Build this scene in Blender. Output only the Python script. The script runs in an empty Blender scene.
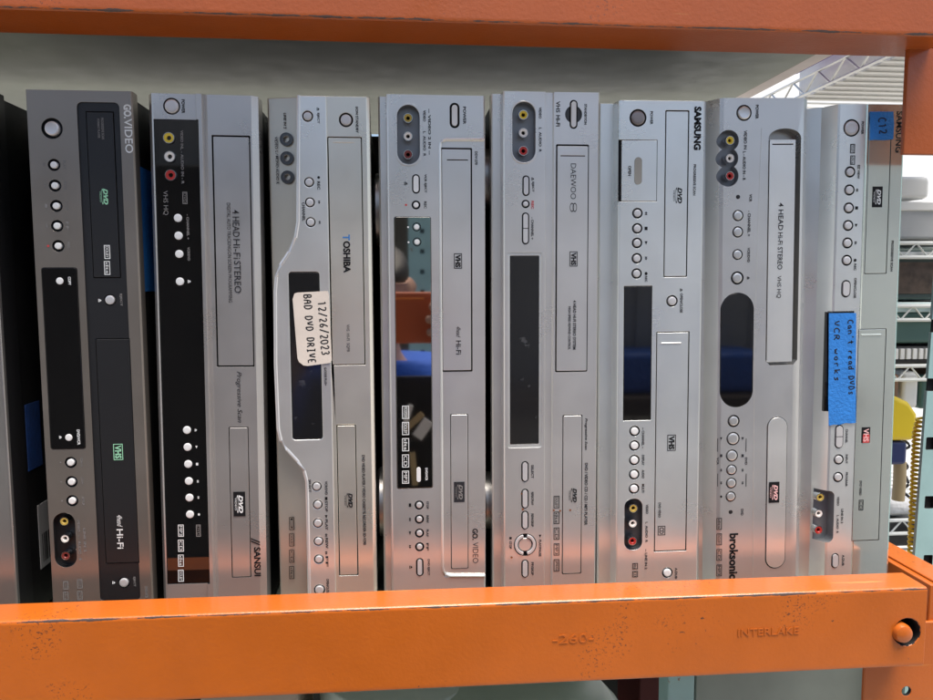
import bpy, bmesh, math, random
from mathutils import Vector, Matrix, Euler
random.seed(7)
C = bpy.context.scene.collection
R = math.radians
# ------------------------------------------------------------------ camera, world, sun, exposure
CAM = Vector((0.0, -0.64, 1.62))
PITCH, YAW = 5.1, 5.1
F = 778.0
cd = bpy.data.cameras.new('camera'); cam = bpy.data.objects.new('camera', cd); C.objects.link(cam)
cam.location = CAM; cam.rotation_euler = (R(90-PITCH), 0, R(-YAW))
cd.sensor_width = 36; cd.lens = F/933*36; cd.clip_start = 0.01; cd.clip_end = 3000
bpy.context.scene.camera = cam
bpy.context.scene.cycles.sample_clamp_indirect = 4.0
ROT = Euler((R(90-PITCH), 0, R(-YAW))).to_matrix()
SUN_EL, SUN_AZ = 73, 30       # azimuth measured from -Y (towards the photographer's back) to +X (right)
w = bpy.data.worlds.new('World'); bpy.context.scene.world = w; w.use_nodes = True
nt = w.node_tree; bg = nt.nodes['Background']
sky = nt.nodes.new('ShaderNodeTexSky'); sky.sky_type = 'NISHITA'; sky.sun_disc = False
sdir = Vector((math.sin(R(SUN_AZ))*math.cos(R(SUN_EL)), -math.cos(R(SUN_AZ))*math.cos(R(SUN_EL)), math.sin(R(SUN_EL))))
sky.sun_elevation = R(SUN_EL); sky.sun_rotation = math.atan2(sdir.x, sdir.y)
sky.air_density = 1.0; sky.dust_density = 3.0; sky.ozone_density = 1.0
nt.links.new(sky.outputs[0], bg.inputs[0]); bg.inputs[1].default_value = 0.10
sd = bpy.data.lights.new('sun', 'SUN'); sd.energy = 3.3; sd.angle = R(38); sd.color = (1, .93, .84)
sun = bpy.data.objects.new('sun', sd); C.objects.link(sun); sun.rotation_euler = sdir.to_track_quat('Z', 'Y').to_euler()
vs = bpy.context.scene.view_settings
bpy.context.scene.display_settings.display_device = 'sRGB'
vs.view_transform = 'Standard'; vs.look = 'None'; vs.exposure = 1.04; vs.gamma = 1

def at(px, py, Y=0.0):
    """point of the plane y=Y seen at photograph pixel px,py"""
    d = ROT @ Vector(((px-466.5)/F, (350-py)/F, -1))
    t = (Y-CAM.y)/d.y
    return CAM + d*t

# ------------------------------------------------------------------ materials
def mat(name, col, rough=.5, metal=0., spec=.5, bump=None, vary=None, brushed=False, speck=None, coat=0, trans=0, aniso=0, grain=.17):
    m = bpy.data.materials.new(name); m.use_nodes = True; n = m.node_tree; b = n.nodes['Principled BSDF']
    b.inputs['Base Color'].default_value = (*col, 1); b.inputs['Roughness'].default_value = rough
    b.inputs['Metallic'].default_value = metal; b.inputs['Specular IOR Level'].default_value = spec
    if coat: b.inputs['Coat Weight'].default_value = coat; b.inputs['Coat Roughness'].default_value = .08
    if trans: b.inputs['Transmission Weight'].default_value = trans
    tc = n.nodes.new('ShaderNodeTexCoord'); mp = n.nodes.new('ShaderNodeMapping'); n.links.new(tc.outputs['Object'], mp.inputs[0])
    last = None
    def noise(scale, detail=4, rgh=.6, vec=None):
        q = n.nodes.new('ShaderNodeTexNoise'); q.inputs['Scale'].default_value = scale; q.inputs['Detail'].default_value = detail
        q.inputs['Roughness'].default_value = rgh; n.links.new(vec or tc.outputs['Object'], q.inputs['Vector']); return q
    def ramp(src, p0, p1, c0=(0,0,0), c1=(1,1,1)):
        q = n.nodes.new('ShaderNodeValToRGB'); q.color_ramp.elements[0].position = p0; q.color_ramp.elements[1].position = p1
        q.color_ramp.elements[0].color = (*c0, 1); q.color_ramp.elements[1].color = (*c1, 1); n.links.new(src, q.inputs[0]); return q
    colsock = None
    if vary:
        q = noise(vary[0], 5); r = ramp(q.outputs[0], .3, .7, tuple(c*(1-vary[1]) for c in col), tuple(min(1, c*(1+vary[1])) for c in col))
        colsock = r.outputs[0]
    if speck:    # scattered small stains and chips: (scale, threshold, colour, detail[, mask scale, mask threshold])
        for sc, th, sc_col, det, *mk in speck:
            q = noise(sc, det, .65); r = ramp(q.outputs[0], th, th+.02)
            if mk:
                q2 = noise(mk[0], 3); r2 = ramp(q2.outputs[0], mk[1], mk[1]+.06); mu = n.nodes.new('ShaderNodeMath'); mu.operation = 'MULTIPLY'
                n.links.new(r.outputs[0], mu.inputs[0]); n.links.new(r2.outputs[0], mu.inputs[1]); r = mu
            mx = n.nodes.new('ShaderNodeMix'); mx.data_type = 'RGBA'
            n.links.new(r.outputs[0], mx.inputs['Factor'])
            if colsock: n.links.new(colsock, mx.inputs['A'])
            else: mx.inputs['A'].default_value = (*col, 1)
            mx.inputs['B'].default_value = (*sc_col, 1); colsock = mx.outputs['Result']
    if colsock: n.links.new(colsock, b.inputs['Base Color'])
    if brushed:
        mp.inputs['Scale'].default_value = (1, 1, 1)
        mp.inputs['Scale'].default_value = (25, 300, 520)
        q = noise(1, 2, .5, mp.outputs[0])
        mr = n.nodes.new('ShaderNodeMapRange'); mr.inputs[3].default_value = rough-grain*.4; mr.inputs[4].default_value = rough+grain*.6
        n.links.new(q.outputs[0], mr.inputs[0])
        sm = noise(18, 3, .5); m2 = n.nodes.new('ShaderNodeMapRange'); m2.inputs[1].default_value = .35; m2.inputs[2].default_value = .7; m2.inputs[3].default_value = -.03; m2.inputs[4].default_value = .06
        n.links.new(sm.outputs[0], m2.inputs[0]); ad = n.nodes.new('ShaderNodeMath'); ad.operation = 'ADD'
        n.links.new(mr.outputs[0], ad.inputs[0]); n.links.new(m2.outputs[0], ad.inputs[1]); n.links.new(ad.outputs[0], b.inputs['Roughness'])
    elif metal or rough < .3 or vary:
        q = noise(35, 5, .6); mr = n.nodes.new('ShaderNodeMapRange'); mr.inputs[3].default_value = max(0, rough*.75); mr.inputs[4].default_value = rough*1.3
        n.links.new(q.outputs[0], mr.inputs[0]); n.links.new(mr.outputs[0], b.inputs['Roughness'])
    if bump:
        q = noise(bump[0], 3); bp = n.nodes.new('ShaderNodeBump'); bp.inputs['Strength'].default_value = bump[1]; bp.inputs['Distance'].default_value = bump[2]
        n.links.new(q.outputs[0], bp.inputs['Height']); n.links.new(bp.outputs[0], b.inputs['Normal'])
    return m
DUST = [(420, .80, (.22, .20, .18), 2), (150, .83, (.28, .24, .2), 2)]
def silver(name, col, rough=.30, metal=.76, grain=.02, dusty=1.0):
    col = (min(.93, col[0]*1.12), min(.93, col[1]*1.12), min(.93, col[2]*1.055))
    sp = [(s_, t_-.04*(dusty-1), tuple(c*.8 for c in k), d) for s_, t_, k, d in DUST]
    return mat(name, col, rough, metal, brushed='h', vary=(9, .04), speck=sp, grain=grain)
M = dict(
 gunmetal=silver('gunmetal plastic', (.27, .24, .222), .31, .72),
 silver_grey=silver('silver plastic', (0.676, 0.663, 0.676)),
 silver_warm=silver('warm silver plastic', (0.73, 0.70, 0.655), .30, .76, .02, 1.3),
 silver_pale=silver('pale silver plastic', (0.78, 0.78, 0.79), .30, .76, .02),
 silver_cool=silver('cool silver plastic', (0.74, 0.765, 0.79), .30, .76, .02), silver_aqua=silver('pale aqua tinted gloss plastic', (.70, .76, .75), .13, .80, .02),
 silver_shaded=silver('shaded silver plastic', (.52, .50, .505), .30, .76, .02, 1.2),  # silver darkened to carry the shade at the row's left end
 silver_mid=silver('mid silver plastic', (0.60, 0.60, 0.62), .30, .76, .02, 1.2),
 silver_sand=silver('sand silver plastic', (.50, .47, .43), .32, .7, .03), silver_dark=silver('dark silver plastic', (.33, .32, .32)),
 button=mat('silver button plastic', (.66, .65, .64), .38, .45),
 button_white=mat('pale button plastic', (.80, .80, .78), .3, .1),
 button_brown=mat('taupe button plastic', (.30, .27, .26), .35, .6),
 black=mat('black plastic', (.012, .012, .013), .42, bump=(900, .15, .0003)),
 gloss=mat('glossy black acrylic', (.004, .004, .0045), .035, spec=1.0),
 smoke=mat('smoked display window', (.012, .012, .013), .09, spec=.8, speck=[(90, .62, (.05, .05, .052), 6, 14, .5)]),
 mirror=mat('half mirrored display window', (.43, .415, .39), .03, metal=1),
 dark_bay=mat('dark recess plastic', (.05, .052, .055), .45),
 grey_bay=mat('grey recess plastic', (.22, .23, .24), .4, .4),
 gap=mat('shadow gap plastic', (.008, .008, .009), .7),
 cover=mat('black painted steel cover', (.014, .014, .015), .5, .3, bump=(700, .25, .0004), vary=(9, .3)),
 white_ink=mat('white print', (.75, .76, .74), .6), grey_ink=mat('grey print', (.025, .025, .028), .6, spec=.2),
 dim_ink=mat('dim grey print', (.20, .19, .18), .6),
 black_ink=mat('black print', (.008, .008, .009), .6, spec=.2), green_ink=mat('green print', (.30, .62, .40), .5),
 rust_ink=mat('rust spot', (.22, .07, .02), .8), red_ink=mat('red print', (.55, .05, .05), .5), pink_ink=mat('pale red print', (.85, .5, .48), .5), blue_ink=mat('worn blue print', (.05, .2, .5), .5),
 edge_highlight=mat('edge highlight plastic', (.74, .74, .73), .32, .6),  # pale tone painted as an edge highlight
 chrome=mat('chrome', (.7, .7, .7), .15, 1), nickel=mat('dull nickel', (.13, .13, .13), .3, 1),
 yellow=mat('yellow jack plastic', (.72, .52, .04), .4), white=mat('white jack plastic', (.78, .74, .68), .4), red=mat('red jack plastic', (.42, .025, .02), .4),
 foot_metal=mat('dull foot metal', (.42, .41, .40), .38, .9), ochre=mat('dirty yellow jack plastic', (.45, .32, .06), .5), maroon=mat('dark red jack plastic', (.18, .03, .025), .4),
 tape=mat('blue masking tape', (.02, .20, .60), .62, bump=(420, .7, .0012), vary=(45, .10)),
 tape_dark=mat('darker blue masking tape', (.010, .05, .20), .7, bump=(260, .5, .0008), vary=(60, .2)),  # darker copy of the blue tape colour
 label=mat('cream paper label', (.72, .63, .54), .65, vary=(30, .07), speck=[(200, .72, (.42, .32, .22), 3)]),
 white_label=mat('printed white label', (.45, .45, .45), .5),
 marker=mat('black marker ink', (.01, .01, .012), .5),
 deck=mat('grey green painted steel deck', (.31, .345, .28), .5, vary=(5, .06), speck=[(22, .70, (.35, .385, .32), 5)], bump=(12, .05, .001)),
 deck_edge=mat('bare deck edge', (.62, .60, .55), .5),
 wire=mat('zinc plated wire', (.72, .73, .70), .3, .7),
 teal=mat('pale teal painted steel', (.30, .47, .46), .4, vary=(12, .12), speck=[(30, .66, (.22, .10, .05), 6), (160, .70, (.05, .05, .05), 4)]),
 ground=mat('concrete ground', (.30, .29, .27), .8, vary=(3, .2), bump=(60, .3, .004)),
 dark_hole=mat('dark hole', (.01, .01, .01), .8),
)
# worn orange rack paint: chips scattered over the faces and a broken worn line along the front top edge
def orange_paint(name, col, edge_z=None):
    m = mat(name, col, .34, 0, bump=(330, .22, .0010), vary=(10, .10), coat=.25,
            speck=[(520, .59, (.17, .05, .018), 4, 10, .60), (300, .63, (.09, .035, .02), 5, 7, .64), (110, .70, (.07, .03, .018), 7), (45, .72, (.05, .028, .02), 8)])
    n = m.node_tree; b = n.nodes['Principled BSDF']; src = b.inputs['Base Color'].links[0].from_socket
    g = n.nodes.new('ShaderNodeNewGeometry'); mp = n.nodes.new('ShaderNodeMapping'); mp.inputs['Scale'].default_value = (7, 150, 190); mp.inputs['Rotation'].default_value = (0, R(2), 0)
    n.links.new(g.outputs['Position'], mp.inputs[0]); q = n.nodes.new('ShaderNodeTexNoise'); q.inputs['Scale'].default_value = 1.6; q.inputs['Detail'].default_value = 5; n.links.new(mp.outputs[0], q.inputs['Vector'])
    r = n.nodes.new('ShaderNodeValToRGB'); r.color_ramp.elements[0].position = .70; r.color_ramp.elements[1].position = .74; n.links.new(q.outputs[0], r.inputs[0])
    mx = n.nodes.new('ShaderNodeMix'); mx.data_type = 'RGBA'; n.links.new(r.outputs[0], mx.inputs['Factor']); n.links.new(src, mx.inputs['A']); mx.inputs['B'].default_value = (min(1, col[0]*1.15), col[1]*1.9, col[2]*4, 1); n.links.new(mx.outputs['Result'], b.inputs['Base Color'])
    if edge_z is not None:
        n = m.node_tree; b = n.nodes['Principled BSDF']; src = b.inputs['Base Color'].links[0].from_socket
        g = n.nodes.new('ShaderNodeNewGeometry'); sx = n.nodes.new('ShaderNodeSeparateXYZ'); n.links.new(g.outputs['Position'], sx.inputs[0])
        mp = n.nodes.new('ShaderNodeMapping'); mp.inputs['Scale'].default_value = (1, 4, 4); n.links.new(g.outputs['Position'], mp.inputs[0])
        q = n.nodes.new('ShaderNodeTexNoise'); q.inputs['Scale'].default_value = 32; q.inputs['Detail'].default_value = 9; q.inputs['Roughness'].default_value = .72
        n.links.new(mp.outputs[0], q.inputs['Vector'])
        def mth(op, a, bb, c=None):
            k = n.nodes.new('ShaderNodeMath'); k.operation = op
            for i, v in enumerate((a, bb, c)):
                if v is None: continue
                if isinstance(v, (int, float)): k.inputs[i].default_value = v
                else: n.links.new(v, k.inputs[i])
            return k.outputs[0]
        dist = mth('ABSOLUTE', mth('SUBTRACT', sx.outputs['Z'], edge_z), 0)
        width = mth('MULTIPLY', mth('SUBTRACT', q.outputs[0], .44), .0062)
        fr = mth('LESS_THAN', dist, width)
        front = mth('LESS_THAN', sx.outputs['Y'], BEAM_F+.0035)
        fac = mth('MULTIPLY', fr, front)
        mx = n.nodes.new('ShaderNodeMix'); mx.data_type = 'RGBA'; n.links.new(fac, mx.inputs['Factor']); n.links.new(src, mx.inputs['A'])
        mx.inputs['B'].default_value = (.075, .045, .035, 1); n.links.new(mx.outputs['Result'], b.inputs['Base Color'])
    return m

# ------------------------------------------------------------------ mesh helpers
def link(name, me, parent=None):
    o = bpy.data.objects.new(name, me); C.objects.link(o)
    if parent: o.parent = parent
    return o
def tag(o, label=None, cat=None, group=None, kind=None):
    if label: o['label'] = label
    if cat: o['category'] = cat
    if group: o['group'] = group
    if kind: o['kind'] = kind
    return o
def thing(name, loc, label, cat, group=None, rot=(0,0,0)):
    o = bpy.data.objects.new(name, None); C.objects.link(o); o.location = loc; o.rotation_euler = rot; o.empty_display_size = .05
    return tag(o, label, cat, group)
def smooth(me, ang=35):
    for p in me.polygons: p.use_smooth = True
    me.set_sharp_from_angle(angle=R(ang))
def mods(me_or_bm, name, mats, cut_passes=(), bevel=0, seg=2, ang=40):
    """finish a mesh: booleans, bevel, smooth; returns mesh data"""
    if isinstance(me_or_bm, bmesh.types.BMesh):
        me = bpy.data.meshes.new(name); me_or_bm.to_mesh(me); me_or_bm.free()
    else: me = me_or_bm
    for m in mats:
        if m.name not in [x.name for x in me.materials if x]: me.materials.append(m)
    o = bpy.data.objects.new('tmp', me); C.objects.link(o); tmp = [o]
    for bmc, mm in cut_passes:
        cm = bpy.data.meshes.new('cut'); bmc.to_mesh(cm); bmc.free()
        for m in mm: cm.materials.append(m)
        for p in cm.polygons: p.use_smooth = True
        co = bpy.data.objects.new('cut', cm); C.objects.link(co); tmp.append(co)
        md = o.modifiers.new('b', 'BOOLEAN'); md.object = co; md.operation = 'DIFFERENCE'; md.solver = 'EXACT'; md.material_mode = 'TRANSFER'
    if bevel:
        for p in me.polygons: p.use_smooth = True
        md = o.modifiers.new('v', 'BEVEL'); md.width = bevel; md.segments = seg; md.limit_method = 'ANGLE'; md.angle_limit = R(ang); md.use_clamp_overlap = True
        wn = o.modifiers.new('w', 'WEIGHTED_NORMAL'); wn.mode = 'FACE_AREA'; wn.weight = 100; wn.thresh = .001
    dg = bpy.context.evaluated_depsgraph_get(); dg.update()
    out = bpy.data.meshes.new_from_object(o.evaluated_get(dg), preserve_all_data_layers=True, depsgraph=dg)
    out.name = name
    for t in tmp:
        d = t.data; bpy.data.objects.remove(t); bpy.data.meshes.remove(d)
    if not bevel: smooth(out)
    return out
def prism(bm, poly, y0, y1, mi=0):
    """polygon of (x,z) counter-clockwise, extruded from depth y0 (front) to y1 (back)"""
    if sum((poly[i][0]*poly[(i+1) % len(poly)][1]-poly[(i+1) % len(poly)][0]*poly[i][1]) for i in range(len(poly))) < 0: poly = poly[::-1]
    a = [bm.verts.new((p[0], y0, p[1])) for p in poly]; b = [bm.verts.new((p[0], y1, p[1])) for p in poly]
    fs = [bm.faces.new(a), bm.faces.new(b[::-1])]
    n = len(poly)
    for i in range(n): fs.append(bm.faces.new((a[(i+1) % n], a[i], b[i], b[(i+1) % n])))
    for f in fs: f.material_index = mi
    return fs
def box(bm, x0, y0, z0, x1, y1, z1, mi=0):
    return prism(bm, [(x0, z0), (x1, z0), (x1, z1), (x0, z1)], y0, y1, mi)
def profile(bm, prof, z0, z1, mi=0):
    """(x,y) profile polygon extruded along z"""
    if sum((prof[i][0]*prof[(i+1) % len(prof)][1]-prof[(i+1) % len(prof)][0]*prof[i][1]) for i in range(len(prof))) < 0: prof = prof[::-1]
    a = [bm.verts.new((p[0], p[1], z0)) for p in prof]; b = [bm.verts.new((p[0], p[1], z1)) for p in prof]
    fs = [bm.faces.new(a[::-1]), bm.faces.new(b)]; n = len(prof)
    for i in range(n): fs.append(bm.faces.new((a[i], a[(i+1) % n], b[(i+1) % n], b[i])))
    for f in fs: f.material_index = mi
    return fs
def rr(u0, v0, u1, v1, r=0, n=6):
    if u0 > u1: u0, u1 = u1, u0
    if v0 > v1: v0, v1 = v1, v0
    r = min(r, (u1-u0)/2*.999, (v1-v0)/2*.999)
    if r <= 0: return [(u0, v0), (u1, v0), (u1, v1), (u0, v1)]
    out = []
    for cx, cy, a0 in ((u1-r, v0+r, -90), (u1-r, v1-r, 0), (u0+r, v1-r, 90), (u0+r, v0+r, 180)):
        for k in range(n+1):
            a = R(a0+90*k/n); out.append((cx+r*math.cos(a), cy+r*math.sin(a)))
    return out
def circ(u, v, r, n=28): return [(u+r*math.cos(2*math.pi*k/n), v+r*math.sin(2*math.pi*k/n)) for k in range(n)]
def lathe(bm, u, v, prof, n=28, mi=0):
    """prof: list of (radius, y) from the front centre outwards"""
    rings = []
    for r, y in prof:
        if r < 1e-6: rings.append([bm.verts.new((u, y, v))])
        else: rings.append([bm.verts.new((u+r*math.cos(2*math.pi*k/n), y, v+r*math.sin(2*math.pi*k/n))) for k in range(n)])
    for a, b in zip(rings, rings[1:]):
        for k in range(n):
            k2 = (k+1) % n
            if len(a) == 1 and len(b) == 1: continue
            if len(a) == 1: f = bm.faces.new((a[0], b[k], b[k2]))
            elif len(b) == 1: f = bm.faces.new((a[k], b[0], a[k2]))
            else: f = bm.faces.new((a[k], b[k], b[k2], a[k2]))
            f.material_index = mi
def tube(bm, pts, r, n=8, mi=0):
    pts = [Vector(p) for p in pts]; prev = None
    for i, p in enumerate(pts):
        t = (pts[min(i+1, len(pts)-1)]-pts[max(i-1, 0)]).normalized()
        s = t.cross(Vector((0, 0, 1)) if abs(t.z) < .9 else Vector((0, 1, 0))).normalized(); q = s.cross(t)
        ring = [bm.verts.new(p+(s*math.cos(2*math.pi*k/n)+q*math.sin(2*math.pi*k/n))*r) for k in range(n)]
        if prev:
            for k in range(n): bm.faces.new((prev[k], prev[(k+1) % n], ring[(k+1) % n], ring[k])).material_index = mi
        else: bm.faces.new(ring[::-1]).material_index = mi
        prev = ring
    bm.faces.new(prev).material_index = mi
_tc = {}
def text_mesh(s, bold=0, shear=0):
    k = (s, bold, shear)
    if k not in _tc:
        cu = bpy.data.curves.new('t', 'FONT'); cu.body = s; cu.offset = bold; cu.shear = shear; cu.resolution_u = 3; cu.fill_mode = 'FRONT'
        o = bpy.data.objects.new('t', cu); C.objects.link(o); dg = bpy.context.evaluated_depsgraph_get(); dg.update()
        me = bpy.data.meshes.new_from_object(o.evaluated_get(dg), depsgraph=dg)
        vs_ = [v.co.copy() for v in me.vertices]; fs = [tuple(p.vertices) for p in me.polygons]
        bpy.data.objects.remove(o); bpy.data.curves.remove(cu); bpy.data.meshes.remove(me)
        _tc[k] = (vs_, fs)
    return _tc[k]
# single-stroke capitals and lower case for the marker writing
ST = {'0': [[(.5,0),(.1,.2),(.05,.7),(.4,1),(.85,.8),(.9,.25),(.5,0)]], '1': [[(.2,.8),(.5,1),(.5,0)]], '2': [[(.1,.8),(.4,1),(.8,.85),(.7,.5),(.1,0),(.9,.02)]],
 '3': [[(.1,.95),(.6,1),(.8,.75),(.4,.53),(.85,.35),(.7,.05),(.1,.03)]], '6': [[(.75,1),(.3,.7),(.1,.25),(.4,0),(.8,.15),(.75,.45),(.2,.4)]], '/': [[(.1,-.1),(.9,1.1)]],
 'A': [[(0,0),(.1,.7),(.45,1),(.8,.75),(.85,0)],[(.05,.42),(.85,.42)]], 'B': [[(.1,0),(.1,1),(.6,.98),(.75,.75),(.55,.52),(.12,.5)],[(.55,.52),(.9,.3),(.7,.02),(.1,0)]],
 'C': [[(.9,.85),(.5,1),(.1,.7),(.1,.25),(.45,0),(.9,.12)]], 'D': [[(.1,0),(.12,1),(.6,.95),(.9,.55),(.7,.1),(.1,0)]], 'V': [[(.05,1),(.45,0),(.9,1)]],
 'R': [[(.1,0),(.12,1),(.65,.97),(.8,.72),(.55,.48),(.12,.46)],[(.45,.47),(.9,0)]], 'I': [[(.5,1),(.5,0)],[(.2,1),(.8,1)],[(.2,0),(.8,0)]], 'E': [[(.85,1),(.15,1),(.12,0),(.9,0)],[(.12,.5),(.7,.5)]],
 'a': [[(.75,.55),(.4,.65),(.1,.35),(.3,.02),(.7,.2),(.78,.6),(.8,.1),(.95,0)]], 'n': [[(.12,.62),(.15,0)],[(.15,.4),(.45,.63),(.75,.5),(.8,0)]], "'": [[(.5,1.05),(.4,.8)]],
 't': [[(.4,.95),(.42,.1),(.7,0)],[(.1,.62),(.8,.65)]], 'r': [[(.15,.62),(.18,0)],[(.18,.4),(.5,.62),(.75,.58)]], 'e': [[(.15,.35),(.8,.4),(.55,.66),(.15,.4),(.25,.05),(.8,.06)]],
 'd': [[(.75,.5),(.35,.62),(.1,.3),(.3,0),(.72,.2)],[(.78,1),(.76,0)]], 's': [[(.8,.6),(.35,.62),(.25,.42),(.7,.25),(.6,.02),(.15,.03)]],
 'w': [[(.05,.6),(.25,0),(.48,.45),(.7,0),(.95,.62)]], 'o': [[(.5,.62),(.15,.4),(.3,.02),(.75,.1),(.8,.48),(.5,.62)]], 'k': [[(.15,1),(.17,0)],[(.75,.6),(.2,.28),(.8,0)]], ' ': []}
def stroke_writing(bm, s, frm, to, h, y, wd=.0006, th=.0002, jit=.05, seed=1):
    """single-stroke writing from frm to to, (u,v) of the baseline's ends; h: letter height"""
    rnd = random.Random(seed)
    a = Vector(frm); b = Vector(to); d = (b-a)/max(1, len(s)); up = Vector((-d.y, d.x)).normalized()
    for i, ch in enumerate(s):
        for stp in ST.get(ch, []):
            P = []
            for (x, yy) in stp: P.append(a+d*(i+x*.78+rnd.uniform(-jit, jit)*.5)+up*h*(yy+rnd.uniform(-jit, jit)))
            # smooth once
            Q = [P[0]]
            for p, q in zip(P, P[1:]): Q += [p*.75+q*.25, p*.25+q*.75]
            Q.append(P[-1]); L = []
            for k, p in enumerate(Q):
                t = (Q[min(k+1, len(Q)-1)]-Q[max(k-1, 0)])
                if t.length < 1e-9: t = Vector((1, 0))
                t.normalize(); nrm = Vector((-t.y, t.x))*wd/2; L.append((p+nrm, p-nrm))
            va = [(bm.verts.new((l.x, y, l.y)), bm.verts.new((r_.x, y, r_.y))) for l, r_ in L]
            for p, q in zip(va, va[1:]): bm.faces.new((p[0], p[1], q[1], q[0]))

# ------------------------------------------------------------------ a recorder standing on its side
DECK_Z = CAM.z-.289
class Recorder:
    def __init__(s, name, label, TL, TR, BL, body, T=.022, depth=.30, yface=0.0, group='disc and tape recorders standing on their sides along the shelf'):
        p, q = at(*TL, yface), at(*BL, yface); d = (q-p).normalized()
        a = math.atan2(-d.x, -d.z)          # lean about Y
        base = p+d*((DECK_Z-p.z)/d.z)
        s.a = a; s.base = base; s.y = yface
        s.root = thing(name, (base.x, yface, DECK_Z), label, 'video recorder', group, (0, a, 0))
        s.body = M[body]; s.T = T; s.depth = depth
        s.w = s.loc(*TR)[0]; s.h = s.loc(*TL)[1]
        s.passes = []; s.ink = {}; s.grp = 0; s.label = label
    def loc(s, px, py):
        q = at(px, py, s.y); dx, dz = q.x-s.base.x, q.z-DECK_Z
        c, n = math.cos(s.a), math.sin(s.a)
        return (dx*c-dz*n, dx*n+dz*c)
    def L(s, px, py=None):                 # length of px pixels near the face
        return px*.64/F*1.0
    def rect(s, x0, y0, x1, y1, r=0, grow=0):
        u0, v1 = s.loc(x0, y0); u1, v0 = s.loc(x1, y1)
        return rr(u0-grow, v0-grow, u1+grow, v1+grow, r)
    def part(s, name, bm, m, bevel=0, parent=None, cuts=(), seg=2, label=None):
        mm = m if isinstance(m, (list, tuple)) else [m]
        o = link(name, mods(bm, name, mm, cuts, bevel, seg), parent or s.root)
        if label: o['label'] = label
        return o
    def cut(s, poly, depth, m='gap', y=0.0, pas=0):
        while len(s.passes) <= pas: s.passes.append([bmesh.new(), []])
        bm, mm = s.passes[pas]
        if M[m] not in mm: mm.append(M[m])
        prism(bm, poly, y-.012, y+depth, mm.index(M[m]))
    def cut_back(s): pass
    def front(s, prof, split=None):
        """prof: (px at the top, depth) across the face"""
        y0 = s.top_y
        pts = [(s.loc(x, y0)[0], d) for x, d in prof]
        pts[0] = (0 if abs(pts[0][0]) < .002 else pts[0][0], pts[0][1])
        poly = pts+[(pts[-1][0], s.T), (pts[0][0], s.T)]
        bm = bmesh.new(); profile(bm, poly, 0, s.h)
        cuts = [(b, mm) for b, mm in s.passes]
        me = mods(bm, 'front_panel', [s.body], cuts, .0006, 2, 25)
        if split:
            me.materials.append(M[split[1]]); k = len(me.materials)-1; us = s.loc(split[0], y0)[0]
            for p in me.polygons:
                if (p.center.x > us) == (len(split) < 3) and me.materials[p.material_index] == s.body: p.material_index = k
        link('front_panel', me, s.root)
        # steel cover and chassis behind
        bm = bmesh.new(); box(bm, pts[0][0]+.003, s.T-.001, .003, pts[-1][0]-.003, s.T+s.depth, s.h-.003)
        s.part('chassis_cover', bm, M['cover'], .001)
    def tray(s, name, x0, y0, x1, y1, m=None, y=-.0004, r=0.0006, gap=.0007, depth=.004, line=None, parent=None, well='gap', gapL=None):
        s.cut(s.rect(x0, y0, x1, y1, r), depth, well)
        bm = bmesh.new(); prism(bm, s.rect(x0, y0, x1, y1, r, -gap), y, depth-.0005)
        if line:   # pull lip
            (lx0, ly0, lx1, ly1) = line
            prism(bm, s.rect(lx0, ly0, lx1, ly1), y-.0008, y)
        return s.part(name, bm, m or s.body, .00035)
    def button(s, x, y, r, m='button', ring=1.0, proud=.0010, y0=0.0, name='button', dish=False, pas=0, parent=None, cut=True):
        u, v = s.loc(x, y); rr_ = s.L(r)
        if cut: s.cut(circ(u, v, rr_+s.L(ring+.25)), .003+y0, 'gap', pas=pas)
        bm = bmesh.new(); e = rr_*.22
        pf = [(0, y0-proud*(.75 if dish else 1.05)), (rr_*.55, y0-proud*(.8 if dish else 1.0)), (rr_-e, y0-proud), (rr_-e*.3, y0-proud+e*.35), (rr_, y0-proud+e), (rr_, y0+.003)]
        lathe(bm, u, v, pf, 24)
        return s.part(name, bm, M[m], parent=parent)
    def pill(s, x, y, w_, h_, m='button', ring=1.1, proud=.001, y0=0.0, name='button', split=False, pas=0, cut=True):
        u, v = s.loc(x, y); a, b = s.L(w_)/2, s.L(h_)/2; g = s.L(ring)
        if cut: s.cut(rr(u-a-g, v-b-g, u+a+g, v+b+g, a+g), .003+y0, 'gap', pas=pas)
        bm = bmesh.new(); prism(bm, rr(u-a, v-b, u+a, v+b, a), y0-proud, y0+.0025)
        cuts = []
        if split:
            c = bmesh.new(); box(c, u-a*2, -.01, v-.0003, u+a*2, y0+.001, v+.0003); cuts = [(c, [M['gap']])]
        return s.part(name, bm, M[m], .0006, cuts=cuts)
    def jack(s, x, y, colour, y0=.004, r=4.4):
        u, v = s.loc(x, y); r = s.L(r)
        bm = bmesh.new(); lathe(bm, u, v, [(r*.80, y0-.0048), (r*.86, y0-.0056), (r*.97, y0-.0056), (r, y0-.005), (r, y0+.001)], 24)
        lathe(bm, u, v, [(r*.80, y0-.0048), (r*.80, y0-.0042)], 24)
        j = s.part('phono_jack', bm, M['chrome'] if colour != 'nickel' else M['nickel'])
        bm = bmesh.new(); lathe(bm, u, v, [(r*.40, y0-.0015), (r*.40, y0-.0050), (r*.5, y0-.0054), (r*.84, y0-.0054), (r*.84, y0-.004)], 24)
        s.part('coloured_insert', bm, M[colour], parent=j)
        bm = bmesh.new(); lathe(bm, u, v, [(0, y0-.002), (r*.42, y0-.002)], 20)
        s.part('socket_hole', bm, M['dark_hole'], parent=j)
        return j
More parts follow.
